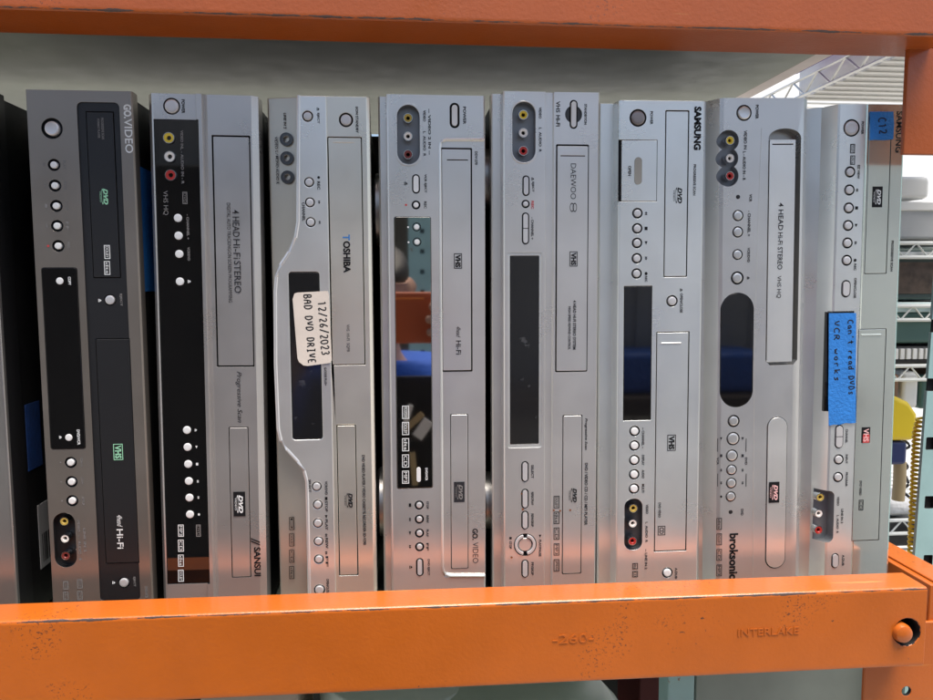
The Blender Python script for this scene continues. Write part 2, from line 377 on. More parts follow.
    def bay(s, x0, y0, x1, y1, r=99, m='dark_bay', depth=.004, rim=0):
        rad = s.L(r) if r != 99 else 1
        s.cut(s.rect(x0, y0, x1, y1, rad), depth, m)
        if rim:   # raised lip round the recess
            bm = bmesh.new(); o = s.rect(x0-rim, y0-rim, x1+rim, y1+rim, rad); prism(bm, o, -.0009, .001)
            c = bmesh.new(); prism(c, s.rect(x0, y0, x1, y1, rad), -.01, .01)
            s.part('jack_surround', bm, s.body, .0004, cuts=[(c, [s.body])])
    def window(s, x0, y0, x1, y1, m='gloss', r=2.5, y=-.0003, name='display_window', cut=.004):
        s.cut(s.rect(x0, y0, x1, y1, s.L(r)), cut, 'gap')
        bm = bmesh.new(); prism(bm, s.rect(x0, y0, x1, y1, s.L(r), -.00035), y, cut-.0005)
        return s.part(name, bm, M[m], .0003)
    # --- printing -------------------------------------------------------
    def _ink(s, ink, name):
        if name in ('front_lettering', 'format_logo') : s.cnt = getattr(s, 'cnt', 0)+1
        k = (ink, name, s.cnt if name == 'front_lettering' else s.grp if name == 'format_logo' else 0)
        if k not in s.ink: s.ink[k] = bmesh.new()
        return s.ink[k]
    def text(s, t, x, y, ln, h, ink='grey_ink', name='printing', bold=.028, shear=0, y0=-.0003, flip=False):
        """text reading downwards, centred on px x,y; ln, h in px"""
        bm = s._ink(ink, name); vs_, fs = text_mesh(t, bold, shear)
        if not vs_: return
        x0 = min(v.x for v in vs_); x1 = max(v.x for v in vs_); yy0 = min(v.y for v in vs_); yy1 = max(v.y for v in vs_)
        u, v0 = s.loc(x, y); LL, H = s.L(ln), s.L(h)
        nv = [bm.verts.new((u+((v.y-yy0)/(yy1-yy0+1e-9)-.5)*H, y0, v0-((v.x-x0)/(x1-x0+1e-9)-.5)*LL)) for v in vs_]
        for f in fs:
            try: bm.faces.new([nv[i] for i in f])
            except ValueError: pass
    def shape(s, kind, x, y, a, b, ink='grey_ink', name='printing', y0=-.0003):
        """flat symbols; a along the reading direction, b across (px)"""
        bm = s._ink(ink, name); u, v = s.loc(x, y); A, B = s.L(a)/2, s.L(b)/2
        def poly(p):
            f = bm.faces.new([bm.verts.new((u+q*B, y0, v-pp*A)) for pp, q in p])
        if kind == 'sq': poly([(-1, -1), (1, -1), (1, 1), (-1, 1)])
        elif kind == 'play': poly([(-1, -1), (1, 0), (-1, 1)])
        elif kind == 'rew': poly([(1, -1), (-1, 0), (1, 1)])
        elif kind == 'up': poly([(-1, -.2), (1, -.2), (0, 1)]); poly([(-1, -1), (1, -1), (1, -.5), (-1, -.5)])
        elif kind == 'ff': poly([(-1, -1), (0, 0), (-1, 1)]); poly([(0, -1), (1, 0), (0, 1)])
        elif kind == 'rr': poly([(1, -1), (0, 0), (1, 1)]); poly([(0, -1), (-1, 0), (0, 1)])
        elif kind == 'dot': poly([(math.cos(k*.5236), math.sin(k*.5236)) for k in range(12)])
        elif kind == 'frame':
            t = s.L(.7)
            for (p0, q0, p1, q1) in ((-A, -B, A, -B+t), (-A, B-t, A, B), (-A, -B+t, -A+t, B-t), (A-t, -B+t, A, B-t)):
                bm.faces.new([bm.verts.new((u+q, y0, v-p)) for p, q in ((p0, q0), (p1, q0), (p1, q1), (p0, q1))])
        elif kind == 'ring':
            n = 24
            for k in range(n):
                a0, a1 = 2*math.pi*k/n, 2*math.pi*(k+1)/n
                P = [(math.cos(a0), math.sin(a0)), (math.cos(a1), math.sin(a1))]
                bm.faces.new([bm.verts.new((u+q*B*f, y0, v-p*A*f)) for (p, q), f in ((P[0], 1), (P[1], 1), (P[1], .8), (P[0], .8))])
    def dvd(s, x, y, ln=17, h=9, ink='black_ink', box_=None, y0=-.0008):
        if box_: s.shape('sq', x, y, ln*1.25, h*1.15, box_, 'disc_badge', y0-.00005); y0 -= .0002; ln *= .92; h *= .9
        s.text('DVD', x+h*.17, y, ln, h*.46, ink, 'disc_badge' if not box_ else 'disc_logo', .045, .28, y0)
        s.shape('ring', x-h*.17, y, ln, h*.22, ink, 'disc_badge' if not box_ else 'disc_logo', y0)
        s.text('VIDEO', x-h*.40, y, ln*.7, h*.16, ink, 'disc_badge' if not box_ else 'disc_logo', 0, 0, y0)
    def vhs(s, x, y, ln=16, h=8, ink='black_ink', y0=-.0008, box_=None):
        if box_: s.shape('sq', x, y, ln, h, box_, 'tape_badge', y0-.00005); y0 -= .0002
        n = 'tape_badge' if not box_ else 'tape_logo'
        s.shape('frame', x, y, ln, h, ink, n, y0); s.text('VHS', x, y, ln*.84, h*.68, ink, n, .05, 0, y0)
    def icons(s, x, y0, y1, ink, names, w=6, yy=-.0003):
        n = len(names); st = (y1-y0)/n
        for i, nm in enumerate(names):
            y = y0+st*(i+.5); s.grp = (x, y)
            s.shape('frame', x, y, st*.82, w, ink, 'format_logo', yy); s.text(nm, x, y, st*.66, w*.5, ink, 'format_logo', 0, 0, yy)
    def finish_ink(s):
        for (ink, name, _k), bm in s.ink.items():
            me = bpy.data.meshes.new(name); bm.to_mesh(me); bm.free(); me.materials.append(M[ink]); link(name, me, s.root)
    def feet(s, spots, r=.019):
        for v, depth in spots:
            bm = bmesh.new(); 
            pf = [(0, -.0095), (r*.62, -.0095), (r*.66, -.0085), (r*.9, -.0085), (r, -.0065), (r, .003)]
            lathe(bm, 0, 0, pf, 32)
            f = s.part('foot', bm, M['foot_metal'])
            f.rotation_euler = (0, 0, -math.pi/2); f.location = (.0030, s.T+depth, v)
            bm = bmesh.new(); lathe(bm, 0, 0, [(0, -.011), (r*.58, -.011), (r*.6, -.009)], 28); s.part('rubber_pad', bm, M['black'], parent=f)
    def paper(s, name, pts, m, y=-.0008, th=.0003, parent=None):
        bm = bmesh.new(); prism(bm, [s.loc(*p) for p in pts], y, y+th)
        return s.part(name, bm, M[m])
    def write(s, t, frm, to, h, y, seed=1, wd=.0006, parent=None, ink='marker'):
        bm = bmesh.new(); stroke_writing(bm, t, s.loc(*frm), s.loc(*to), s.L(h), y, wd, seed=seed)
        return s.part('handwriting', bm, M[ink], parent=parent)


# ------------------------------------------------------------------ the rack: beams, decks, rail
BEAM_F, BEAM_B = -.062, -.030
def atz(px, py, z):
    d = ROT @ Vector(((px-466.5)/F, (350-py)/F, -1)); t = (z-CAM.z)/d.z; return CAM+d*t
LOW_TOP = at(398, 590, BEAM_B).z; LOW_BOT = at(398, 690, BEAM_F).z
UP_BOT = atz(398, 42, 0).z if False else at(398, 21, BEAM_F).z
UP_BACK = BEAM_B+.022
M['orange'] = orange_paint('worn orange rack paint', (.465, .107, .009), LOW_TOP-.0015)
M['orange_up_shaded'] = orange_paint('worn orange rack paint shaded for the upper beam', (.34, .072, .008), UP_BOT+.0015)  # darker copy of the rack paint; upper beam's shade put into its colour
M['orange_plain'] = orange_paint('orange rack paint', (.45, .103, .010))
XR = at(926, 620, BEAM_F).x
def beam(name, zb, zt, back, mk, label, text=True):
    r = thing(name, (0, BEAM_F, zb), label, 'rack beam', 'orange beams of the pallet rack')
    bm = bmesh.new()
    if text:  # lower beam: box section with a small lip at the back
        prof = [(BEAM_F, zb), (BEAM_F-.0006, zb+.004), (BEAM_F-.0006, zt-.002), (BEAM_F+.0008, zt), (back, zt+.0002), (back, zb)]
    else:     # upper beam: lapped seam along its underside
        prof = [(BEAM_F, zb+.001), (BEAM_F, zt), (back+.01, zt), (back+.01, zb-.0005), (back-.010, zb-.001), (back-.011, zb+.0012), (BEAM_F+.010, zb+.0005), (BEAM_F+.009, zb-.0008), (BEAM_F+.001, zb)]
    x0, x1 = -1.25, (XR if text else at(915, 30, BEAM_F).x+.03)
    poly = [(y-BEAM_F, z-zb) for y, z in prof]
    a = [bm.verts.new((x0, y, z)) for y, z in poly]; b = [bm.verts.new((x1, y, z)) for y, z in poly]
    n = len(poly); bm.faces.new(a); bm.faces.new(b[::-1])
    for i in range(n): bm.faces.new((a[i], b[i], b[(i+1) % n], a[(i+1) % n]))
    bmesh.ops.recalc_face_normals(bm, faces=bm.faces)
    cuts = []
    if text:   # round hole of the bolt
        h = at(903, 632, BEAM_F); c = bmesh.new(); prism(c, circ(h.x+.003, h.z-zb, .0115), -.01, .02)
        cuts = [(c, [M['dark_hole']])]
    link('beam_section', mods(bm, 'beam_section', [M[mk]], cuts, .0012, 3, 30), r)
    return r
low = beam('rack_beam', LOW_BOT, LOW_TOP, BEAM_B, 'orange', 'bright orange beam with chipped top edge and a bolt, crossing below the recorders')
top = beam('rack_beam', UP_BOT, UP_BOT+.10, UP_BACK, 'orange_up_shaded', 'orange beam in a shaded tone crossing above the recorders, its underside showing a long seam')
# bolt
h = at(901, 632, BEAM_F)
bm = bmesh.new(); lathe(bm, h.x, h.z-LOW_BOT, [(0, -.006), (.004, -.006), (.0068, -.0048), (.0078, -.002), (.0078, .018)], 20)
link('bolt', mods(bm, 'bolt', [M['orange_plain']]), low)
# stamped marks of the beam
bmk = bmesh.new()
def stamp(s, px, py, ln, hh):
    vs_, fs = text_mesh(s, .006, 0); p = at(px, py, BEAM_F); x0 = min(v.x for v in vs_); x1 = max(v.x for v in vs_); y0 = min(v.y for v in vs_); y1 = max(v.y for v in vs_)
    k = .58/F
    nv = [bmk.verts.new((p.x+((v.x-x0)/(x1-x0)-.5)*ln*k, -.0008, p.z-LOW_BOT+((v.y-y0)/(y1-y0)-.5)*hh*k)) for v in vs_]
    fs_ = [bmk.faces.new([nv[i] for i in f]) for f in fs if len(set(f)) > 2]
    ex = bmesh.ops.extrude_face_region(bmk, geom=fs_)
    for v in [g for g in ex['geom'] if isinstance(g, bmesh.types.BMVert)]: v.co.y -= .0004
stamp('-260-', 573, 638, 44, 10); stamp('INTERLAKE', 768, 631, 68, 8)
link('stamped_marks', mods(bmk, 'stamped_marks', [M['orange_plain']]), low)
# end plates of the beams and side rail
p = at(864, 657, -.03); q = at(990, 760, -.03)
bm = bmesh.new(); box(bm, p.x, .03, q.z-LOW_BOT, q.x, .034, p.z-LOW_BOT+.03)
c = bmesh.new()
for (hx, hy) in ((905, 690), (915, 726)):
    hp = at(hx, hy, -.03); prism(c, circ(hp.x, hp.z-LOW_BOT, .004), 0, .06)
link('end_plate', mods(bm, 'end_plate', [M['orange_plain']], [(c, [M['dark_hole']])], .001), low)
p = at(910, 20, -.03); q = at(1010, 156, -.03)
bm = bmesh.new(); box(bm, p.x, .0, q.z-UP_BOT+.0, p.x+.10, .005, p.z-UP_BOT); 
prism(bm, [(p.x+.006, 0), (p.x+.10, 0), (p.x+.10, .01), (p.x+.006, .01)], 0, .004)
for v in bm.verts: v.co.y += .032
link('end_plate', mods(bm, 'end_plate', [M['orange_up_shaded']], (), .001), top)
p = at(931, 589, BEAM_B)
r = thing('side_rail', (p.x, BEAM_B, LOW_TOP-.053), 'orange rail running back from the lower beam at the right end of the shelf', 'rack rail')
bm = bmesh.new(); box(bm, 0, .001, 0, .035, .50, .0405); box(bm, .006, .001, .0405, .030, .50, .0425)
link('rail_section', mods(bm, 'rail_section', [M['orange_plain']], (), .0015), r)
# decks
DX = atz(825, 50, UP_BOT+.045).x
bm = bmesh.new(); box(bm, -1.25, 0, 0, DX, .62, .004); 
o = link('upper_shelf_deck', mods(bm, 'upper_shelf_deck', [M['deck']], (), .001)); o.location = (0, UP_BACK+.012, UP_BOT+.045)
tag(o, 'grey green sheet deck of the shelf above the recorders', 'shelf deck')
bm = bmesh.new(); box(bm, DX+.003, 0, 0, DX+.022, .60, .012); 
o = link('deck_strip', mods(bm, 'deck_strip', [mat('pale wood strip', (.85, .78, .74), .6, vary=(9, .15))], (), .001)); o.location = (0, UP_BACK+.014, UP_BOT+.047)
tag(o, 'pale strip lying along the right edge of the upper deck', 'strip')
bm = bmesh.new(); box(bm, -1.25, 0, 0, XR-.03, .50, .012)
o = link('lower_shelf_deck', mods(bm, 'lower_shelf_deck', [M['deck']], (), .001)); o.location = (0, BEAM_B+.003, DECK_Z-.0125)
tag(o, 'grey deck carrying the standing recorders behind the lower beam', 'shelf deck')

bm = bmesh.new(); box(bm, -1.2, .355, DECK_Z, XR-.07, .362, DECK_Z+.468)  # black sheet added behind the recorders so the gaps stay dark
tag(link('gap_dark_sheet', mods(bm, 'gap_dark_sheet', [M['cover']], (), .001)), 'black sheet added behind the recorders to keep their gaps dark', 'sheet')
# ------------------------------------------------------------------ recorders
# far left: silver sliver and black side
d = Recorder('video_recorder', 'recorder cut off at the left picture edge, blue tape on its black side', (-88, 84), (-14, 87), (-52, 604), 'silver_dark', T=.005, depth=.002, yface=0)
d.top_y = 88; d.front([(-88, 0), (-16, 0), (-14, .001)])
bm = bmesh.new(); box(bm, .002, .005, .002, d.w-.001, .030, d.h-.001); d.part('black_surround', bm, M['black'], .0008)
bm = bmesh.new(); box(bm, .004, .031, .004, d.w-.0022, .33, d.h-.004); d.part('side_cover', bm, M['cover'], .001)
def on_side(d, name, px, y0, y1, ya, yb, m, x=None):
    """flat piece on the right cover of a recorder, px rows y0..y1 and depth ya..yb"""
    v1 = d.loc(px, y0)[1]; v0 = d.loc(px, y1)[1]; xx = x if x is not None else d.w-.003
    bm = bmesh.new(); box(bm, xx, ya, v0, xx+.0004, yb, v1)
    return d.part(name, bm, M[m])
on_side(d, 'masking_tape', 20, 412, 482, .036, .062, 'tape_dark', d.w-.0022)
lb = on_side(d, 'barcode_sticker', 40, 522, 590, .048, .085, 'white_label', d.w-.0022)
bm = bmesh.new(); v1 = d.loc(40, 530)[1]
for k in range(9): box(bm, d.w-.0018, .053+.003*k, v1-.045, d.w-.0017, .054+.003*k+.0006*(k % 3), v1-.02)
d.part('barcode', bm, M['black_ink'], parent=lb)
d.finish_ink()

# 1 dark gunmetal
d = Recorder('video_recorder', 'dark gunmetal recorder with a green tape badge on its black strip', (24.5, 89.5), (132, 91.5), (52, 603), 'gunmetal', T=.012)
d.top_y = 92
d.cut(d.rect(76.5, 102, 140.5, 600, .004), .0012, 'black')
T_ = dict(y=.0006, depth=.005)
d.cut(d.rect(85, 111, 120.5, 278), .006, 'gap', pas=1)
bm = bmesh.new(); prism(bm, d.rect(85, 111, 120.5, 278, .0006, -.0006), .0006, .0055); d.part('disc_tray', bm, M['black'], .0004)
d.cut(d.rect(94.7, 338.7, 139.4, 563), .006, 'gap', pas=1)
bm = bmesh.new(); prism(bm, d.rect(94.7, 338.7, 139.4, 563, .0006, -.0006), .0006, .0055); d.part('cassette_door', bm, M['black'], .0004)
for (x, y) in ((109.5, 300), (123.5, 583)): d.button(x, y, 4.4, 'button', y0=.0012, pas=1, name='eject_button')
d.button(52, 128.5, 6.8, 'button', 2.6, name='power_button', dish=True)
for i, (x, y) in enumerate(((54, 165), (55, 185.7), (56.4, 206), (57.2, 226), (58.3, 246))):
    d.button(x, y, 3.2, 'button_white', 2.2)
    d.text(('PLAY', 'REW', 'STOP', 'FF', 'REC')[i], x+10.5, y, 8, 2.6, 'dim_ink')
    if i < 4: d.shape(('play', 'rr', 'sq', 'ff')[i], x-10, y, 4, 2.6, 'dim_ink')
    else: d.shape('dot', x-10, y, 2.2, 2.2, 'red_ink', 'record_dot')
d.window(41, 267.5, 86, 449)
d.button(60, 281, 3.4, 'button_white', 1.2, pas=1); d.button(69, 437.4, 3.4, 'button_white', 1.2, pas=1)
d.text('COPY', 70, 281, 8, 2.6, 'white_ink', y0=-.0009); d.text('DVD/VCR', 79, 437, 15, 2.8, 'white_ink', y0=-.0009); d.shape('up', 61, 437, 3, 2.4, 'white_ink', y0=-.0009)
for i, (x, y) in enumerate(((70.8, 462.4), (71.6, 481.7), (72.3, 500.7))):
    d.button(x, y, 3.4, 'button_white', 2.0); d.text(('CH +', 'CH -', 'SETUP')[i], x+11, y, 9, 2.4, 'dim_ink'); d.shape('dot', x-10, y, 1.6, 1.6, 'dim_ink')
d.bay(52.5, 513, 77.3, 567, 12, 'black', .006)
for y, c_, x in ((520.8, 'ochre', 68), (538, 'white', 68.7), (555, 'maroon', 69.4)): d.jack(x-3, y, c_, .004, 4.4)
d.text('VIDEO   L - AUDIO - R', 79.5, 540, 42, 2.6, 'dim_ink'); d.text('LINE IN 2', 85, 540, 24, 2.4, 'dim_ink')
d.text('PROGRESSIVE SCAN', 102.5, 128.5, 20, 2.4, 'dim_ink', y0=.0003); d.text('FORMAT PLAYER', 98.5, 128.5, 18, 2, 'dim_ink', y0=.0003)
d.dvd(104, 196.6, 15, 9, 'green_ink', y0=.0003)
d.icons(107, 244, 276, 'white_ink', ['DOLBY', 'dts'], 5.5, .0003)
d.text('EJECT', 120.5, 300, 12, 2.6, 'dim_ink', y0=.0009); d.shape('up', 99.5, 300.5, 3, 3, 'white_ink', y0=.0009)
d.text('EJECT', 134, 582, 10, 2.6, 'dim_ink', y0=.0009); d.shape('up', 113.5, 583, 3, 3, 'white_ink', y0=.0009)
d.shape('frame', 118, 452, 16, 9, 'green_ink', 'tape_badge', .0003); d.text('VHS', 118, 452, 13, 6, 'green_ink', 'tape_badge', .03, 0, .0003)
d.text('Hi-Fi', 120, 539, 20, 6, 'white_ink', 'hi_fi_lettering', .01, 0, .0003); d.text('4head', 119.5, 521, 12, 5, 'white_ink', 'hi_fi_lettering', 0, .4, .0003)
d.text('GO.', 127.6, 111.5, 13, 7.2, 'white_ink', 'maker_lettering', .045); d.text('VIDEO', 128.8, 136, 32, 7.2, 'white_ink', 'maker_lettering', .012)
d.icons(66, 580, 601, 'dim_ink', ['DVD', 'dts'], 5); d.icons(80, 578, 601, 'dim_ink', ['DOLBY', 'CD'], 5); d.text('DVD-VCR', 146.5, 592, 12, 3, 'dim_ink')
tp = on_side(d, 'masking_tape', 143, 163, 292, .0135, .060, 'tape')
d.front([(24.5, .002), (26, 0), (130.5, 0), (132, .0015)]); d.finish_ink()

# 2
d = Recorder('video_recorder', 'silver recorder with a long glossy black panel carrying round pale buttons and coloured jacks', (145.6, 93), (257.5, 96), (161, 597), 'silver_shaded')
d.top_y = 96
d.window(153.5, 119, 210.5, 583, r=.5, y=.0002)
d.button(171.7, 106.3, 6.6, 'button', 1.0, name='power_button'); d.text('POWER', 183.2, 106.5, 13, 3, 'black_ink')
for y, c_, x in ((138.3, 'yellow', 169.4), (157, 'white', 170.3), (175.4, 'red', 171.2)):
    d.jack(x, y, c_, .0035, 5.4)
gy = -.0003
d.text('VIDEO IN', 182, 139, 16, 2.6, 'dim_ink', y0=gy); d.text('L - AUDIO IN - R', 182.5, 166, 34, 2.6, 'dim_ink', y0=gy)
d.text('VHS HQ', 165.5, 203, 23, 5, 'dim_ink', 'printing', 0, 0, gy); d.icons(185, 191, 205, 'dim_ink', ['DVD'], 4.5, gy)
for i, (x, y) in enumerate(((178, 218), (178.6, 235.7), (179.3, 254), (180, 281.5))):
    d.button(x, y, 3.9, 'button_white', .5, pas=1, y0=.0002, cut=False)
    if i == 2: d.text('VCR/DVD', x+9.5, y, 13, 2.4, 'dim_ink', y0=gy)
    elif i == 3: d.shape('up', x+9.5, y, 3, 3, 'white_ink', y0=gy)
d.text('- CHANNEL +', 188, 227, 24, 2.4, 'dim_ink', y0=gy)
for i, (x, y) in enumerate(((187, 430), (187.6, 447), (188.2, 464), (188.9, 481), (189.5, 497.6), (190, 514.3))):
    d.button(x, y, 3.9, 'button_white', .5, pas=1, y0=.0002, cut=False); d.shape(('up', 'play', 'sq', 'rr', 'ff', 'dot')[i], x+9, y, 2.6, 2.2, 'white_ink', y0=gy)
d.icons(181, 523, 583, 'white_ink', ['MP3', 'CD', 'dts', 'DOLBY'], 5.5, gy); d.icons(198.5, 523, 538, 'dim_ink', ['DVD'], 4.5, gy)
d.tray('cassette_door', 211.5, 135, 254.5, 366.8, y=.0004, gap=.0011)
d.text('4 HEAD', 236, 223.5, 26, 6.4, 'grey_ink', 'front_lettering', .006, 0, -.0001); d.text('Hi-Fi', 236.7, 249, 19, 6.4, 'grey_ink', 'front_lettering', 0, 0, -.0001); d.text('STEREO', 237.6, 277, 31, 6.4, 'grey_ink', 'front_lettering', .006, 0, -.0001)
d.text('DIGITAL AUTO TRACKING/ON SCREEN PROGRAMMING', 229.5, 253, 96, 3.4, 'grey_ink', 'front_lettering', 0, 0, -.0001)
d.text('Progressive Scan', 239, 397, 51, 6, 'grey_ink', 'front_lettering', 0, .35)
d.tray('disc_tray', 228.6, 427, 251.3, 577)
d.dvd(239.5, 503.7, 20, 10, 'white_ink', 'black_ink')
d.text('SANSUI', 257.5, 561.5, 30, 6.6, 'black_ink', 'maker_lettering', .03); d.text('//', 255.5, 541.5, 8, 9, 'black_ink', 'maker_lettering', .03, .3)
d.front([(145.6, .008), (151, .0005), (153, 0), (195.5, 0), (196.5, -.0022), (202, -.0022), (204, .0012), (207, 0), (251, 0), (257.5, .003)]); d.finish_ink()

# 3
d = Recorder('video_recorder', 'silver recorder with a wavy raised plate and a cream paper label reading BAD DVD DRIVE', (264.5, 95), (369.5, 97), (277.7, 589), 'silver_warm')
d.top_y = 96
PY = -.0026
d.jacks = [d.jack(x, y, 'nickel', .0108, 6.6) for x, y in ((285.3, 138), (285.8, 157), (286.5, 176.3))]
d.text('VIDEO', 274.5, 141, 12, 2.6, 'grey_ink', y0=.0085); d.text('L / MONO AUDIO R', 275.5, 166, 32, 2.6, 'grey_ink', y0=.0085); d.text('LINE IN 2', 283.5, 119, 15, 2.4, 'grey_ink', y0=.0072)
pl = [(297.4, 92.8), (297, 222), (294.5, 238), (288, 252), (279.5, 265), (275.5, 277), (274.3, 292), (274.7, 364), (277.3, 428), (280, 440), (286, 449), (297, 461), (303, 470), (306, 481), (309.3, 640), (331, 640), (324.2, 92.8)]
pl = [d.loc(*p_) for p_ in pl]; pl[-1] = (d.loc(326.2, 96)[0], pl[-1][1]); pl[-2] = (pl[-1][0], pl[-2][1]); pl = [(u_, max(.0003, min(v_, d.h-.0005))) for u_, v_ in pl]
bm = bmesh.new(); prism(bm, pl, PY, .014)
cb = bmesh.new()
def hole(x, y, r_):
    u_, v_ = d.loc(x, y); prism(cb, circ(u_, v_, d.L(r_)), -.02, PY+.004)
prism(cb, d.rect(289, 272, 323, 438.5, d.L(3)), -.02, PY+.004)
bt = [(308, 117, 4), (309.5, 182.6, 3.6), (310.3, 202.7, 3.6), (311, 222.4, 3.6), (317, 485.5, 3.7), (318, 503.5, 3.7), (318.2, 522, 3.7), (318.8, 540, 3.7), (319.2, 558, 3.7), (319.8, 588.5, 4.4)]
for x, y, r_ in bt: hole(x, y, r_+1)
d.part('raised_plate', bm, M['silver_pale'], .0024, cuts=[(cb, [M['gap']])], seg=4)
eb = bmesh.new(); tube(eb, [(u_+.0012, PY+.0008, v_) for u_, v_ in pl[:-2]], .0016, 10); d.part('plate_highlight', eb, M['edge_highlight'])  # bright tube drawn as the highlight along the plate's edge
for x, y, r_ in bt: d.button(x, y, r_, 'button', y0=PY, cut=False, name='button')
bm = bmesh.new(); prism(bm, d.rect(289, 272, 323, 438.5, d.L(3), -.0004), PY+.0004, PY+.0038); d.part('display_window', bm, M['smoke'], .0003)
ty = PY-.0003
d.text('EJECT', 318.5, 119, 10, 2.6, 'grey_ink', y0=ty); d.shape('up', 318.5, 110, 3, 2.6, 'grey_ink', y0=ty)
d.shape('dot', 319, 178, 2.6, 2.6, 'black_ink', y0=ty); d.text('REC', 319, 186, 8, 2.8, 'grey_ink', y0=ty)
d.text('CHANNEL', 304, 212, 18, 2.8, 'grey_ink', y0=ty); d.shape('ff', 319.5, 202.7, 3, 2.4, 'grey_ink', y0=ty); d.shape('rr', 320, 222.4, 3, 2.4, 'grey_ink', y0=ty)
d.text('G-CODE PLUS+', 325.8, 376, 18, 2.4, 'grey_ink', y0=ty)
for i, t_ in enumerate(('VCR/DVD', 'STOP', 'PLAY', 'REW', 'FF')): d.text(t_, 326.5+i*.2, 487+i*18.3, 11 if i else 14, 2.6, 'grey_ink', y0=ty)
for i, k_ in enumerate(('sq', 'play', 'rr', 'ff')): d.shape(k_, 326.5, 497.5+i*18.1, 3.2, 2.6, 'black_ink', y0=ty)
d.text('SELECT', 310, 485, 13, 2.6, 'grey_ink', y0=ty); d.text('OPEN/CLOSE', 328, 585, 16, 2.6, 'grey_ink', y0=ty)
d.button(346, 120, 5.2, 'button', 1.2, name='power_button'); d.text('I/ON STANDBY', 357, 120, 25, 2.6, 'grey_ink')
d.tray('cassette_door', 327.4, 137, 365.3, 364.8, line=(333, 142.2, 354, 143))
d.text('T', 346.3, 237.5, 5.5, 7, 'blue_ink', 'maker_initial', .03, 0, -.0007); d.text('OSHIBA', 346.9, 257, 31, 7, 'black_ink', 'maker_lettering', .04, 0, -.0007)
d.text('VHS  HI-FI  SQPB', 348, 338, 27, 3.4, 'grey_ink', 'printing', 0, 0, -.0007)
d.tray('disc_tray', 336.4, 425, 358.3, 575); d.dvd(349, 500, 15, 9)
d.text('DVD VIDEO PLAYER / VIDEO CASSETTE RECORDER SD-V290', 364, 500, 93, 3, 'grey_ink')
d.icons(290.5, 518, 584, 'black_ink', ['D', 'DOLBY', 'CD', 'dts'], 5, .0072)
# label
pts = [(295, 293.5), (298, 292.5), (327.5, 291), (329, 293), (332.2, 360), (330.5, 362.5), (308, 365.5), (304, 365), (299.5, 361.5), (298, 358), (293.2, 299)]
lb = d.paper('paper_label', pts, 'label', y=PY-.0009)
d.write('12/26/2023', (318.6, 301.5), (322.3, 356), 7.4, PY-.00105, 3, .00095, lb)
d.write('BAD DVD DRIVE', (304.2, 294.5), (309, 364), 7.0, PY-.00105, 5, .00095, lb)
d.front([(264.5, .013), (266, .0115), (298, .005), (325, .004), (325.6, 0), (366, 0), (369.5, .002)], (310, 'silver_sand', 'left')); d.finish_ink()

# 4
d = Recorder('video_recorder', 'silver recorder with a mirror-like window reflecting the photographer', (377.6, 94), (485.3, 95), (384, 588), 'silver_grey')
d.top_y = 97
d.cut(d.rect(440.3, 139.8, 495, 575.5, .003), .0011, 'silver_grey')
d.bay(396.7, 104.8, 420, 164.6, 11.5, 'grey_bay', .006, rim=1.6)
for y, c_ in ((118.2, 'ochre'), (136.4, 'white'), (154.6, 'maroon')): d.jack(408, y, c_, .005, 4.6)
d.text('VIDEO', 424.5, 116, 11, 2.6); d.text('L  AUDIO  R', 424.5, 144, 24, 2.6); d.text('-- VIDEO 2 IN --', 429.5, 132, 44, 2.6)
d.pill(454.6, 115.6, 5.4, 20, 'button_white', 2.2, name='power_button'); d.text('POWER', 464.5, 115.6, 17, 3)
d.pill(416, 184, 5, 16, 'button_white', 1.4, name='eject_button'); d.text('VCR EJECT', 425.3, 183.5, 18, 2.8); d.shape('up', 406, 183.6, 3.4, 3.4, 'black_ink')
d.button(416, 205, 2.6, 'button_white', 1.5, name='record_button'); d.text('REC', 425.3, 205, 7, 2.6); d.shape('dot', 406, 205, 2.2, 2.2, 'red_ink', 'record_dot')
d.window(393.8, 216.6, 433, 488, 'mirror', 2)
for x, y in ((416.6, 227), (417, 242)): d.button(x, y, 2.6, 'button_white', 1.4, pas=1, name='button', y0=0); d.shape('dot', x-8.5, y+.3, 1.8, 1.8, 'white_ink', y0=-.0008)
for x, y in ((416.6, 227), (417, 242)): d.shape('ring', x, y, 8.6, 8.6, 'black_ink', 'button_ring', -.0007)
d.icons(405.6, 404, 485, 'white_ink', ['PROGRESSIVE', 'DOLBY', 'dts', 'CD', 'MP3'], 7, -.0008)
d.pill(418.7, 474.3, 4.2, 15, 'button_white', 1.2, pas=1, y0=-.0002); d.text('DVD/VCR', 426.5, 474, 13, 2.4, 'white_ink', y0=-.0008)
u0_, v1_ = d.loc(439.8, 147.4); u1_, v0_ = d.loc(472.7, 371.7)
d.cut(rr(u0_, v0_, u1_, v1_, .001), .007, 'gap', pas=1)
bm = bmesh.new(); prism(bm, rr(u0_+.0016, v0_+.0014, u1_-.0013, v1_-.0014, .0006), .0002, .0065)
c = bmesh.new(); ug, vg = d.loc(447, 159.5); ug2, vg2 = d.loc(468, 160.6); box(c, ug, -.01, vg2, ug2, .0007, vg)
d.part('cassette_door', bm, d.body, .0004, cuts=[(c, [M['gap']])])
d.vhs(458, 261, 15, 8, y0=-.0001); d.text('4head', 458.5, 332, 11, 4.5, 'black_ink', 'front_lettering', 0, .4, -.0001); d.text('Hi-Fi', 458.5, 347.5, 14, 5, 'black_ink', 'front_lettering', .01, 0, -.0001)
d.text('DDV-270', 476.3, 158, 13, 2.6, y0=.0008)
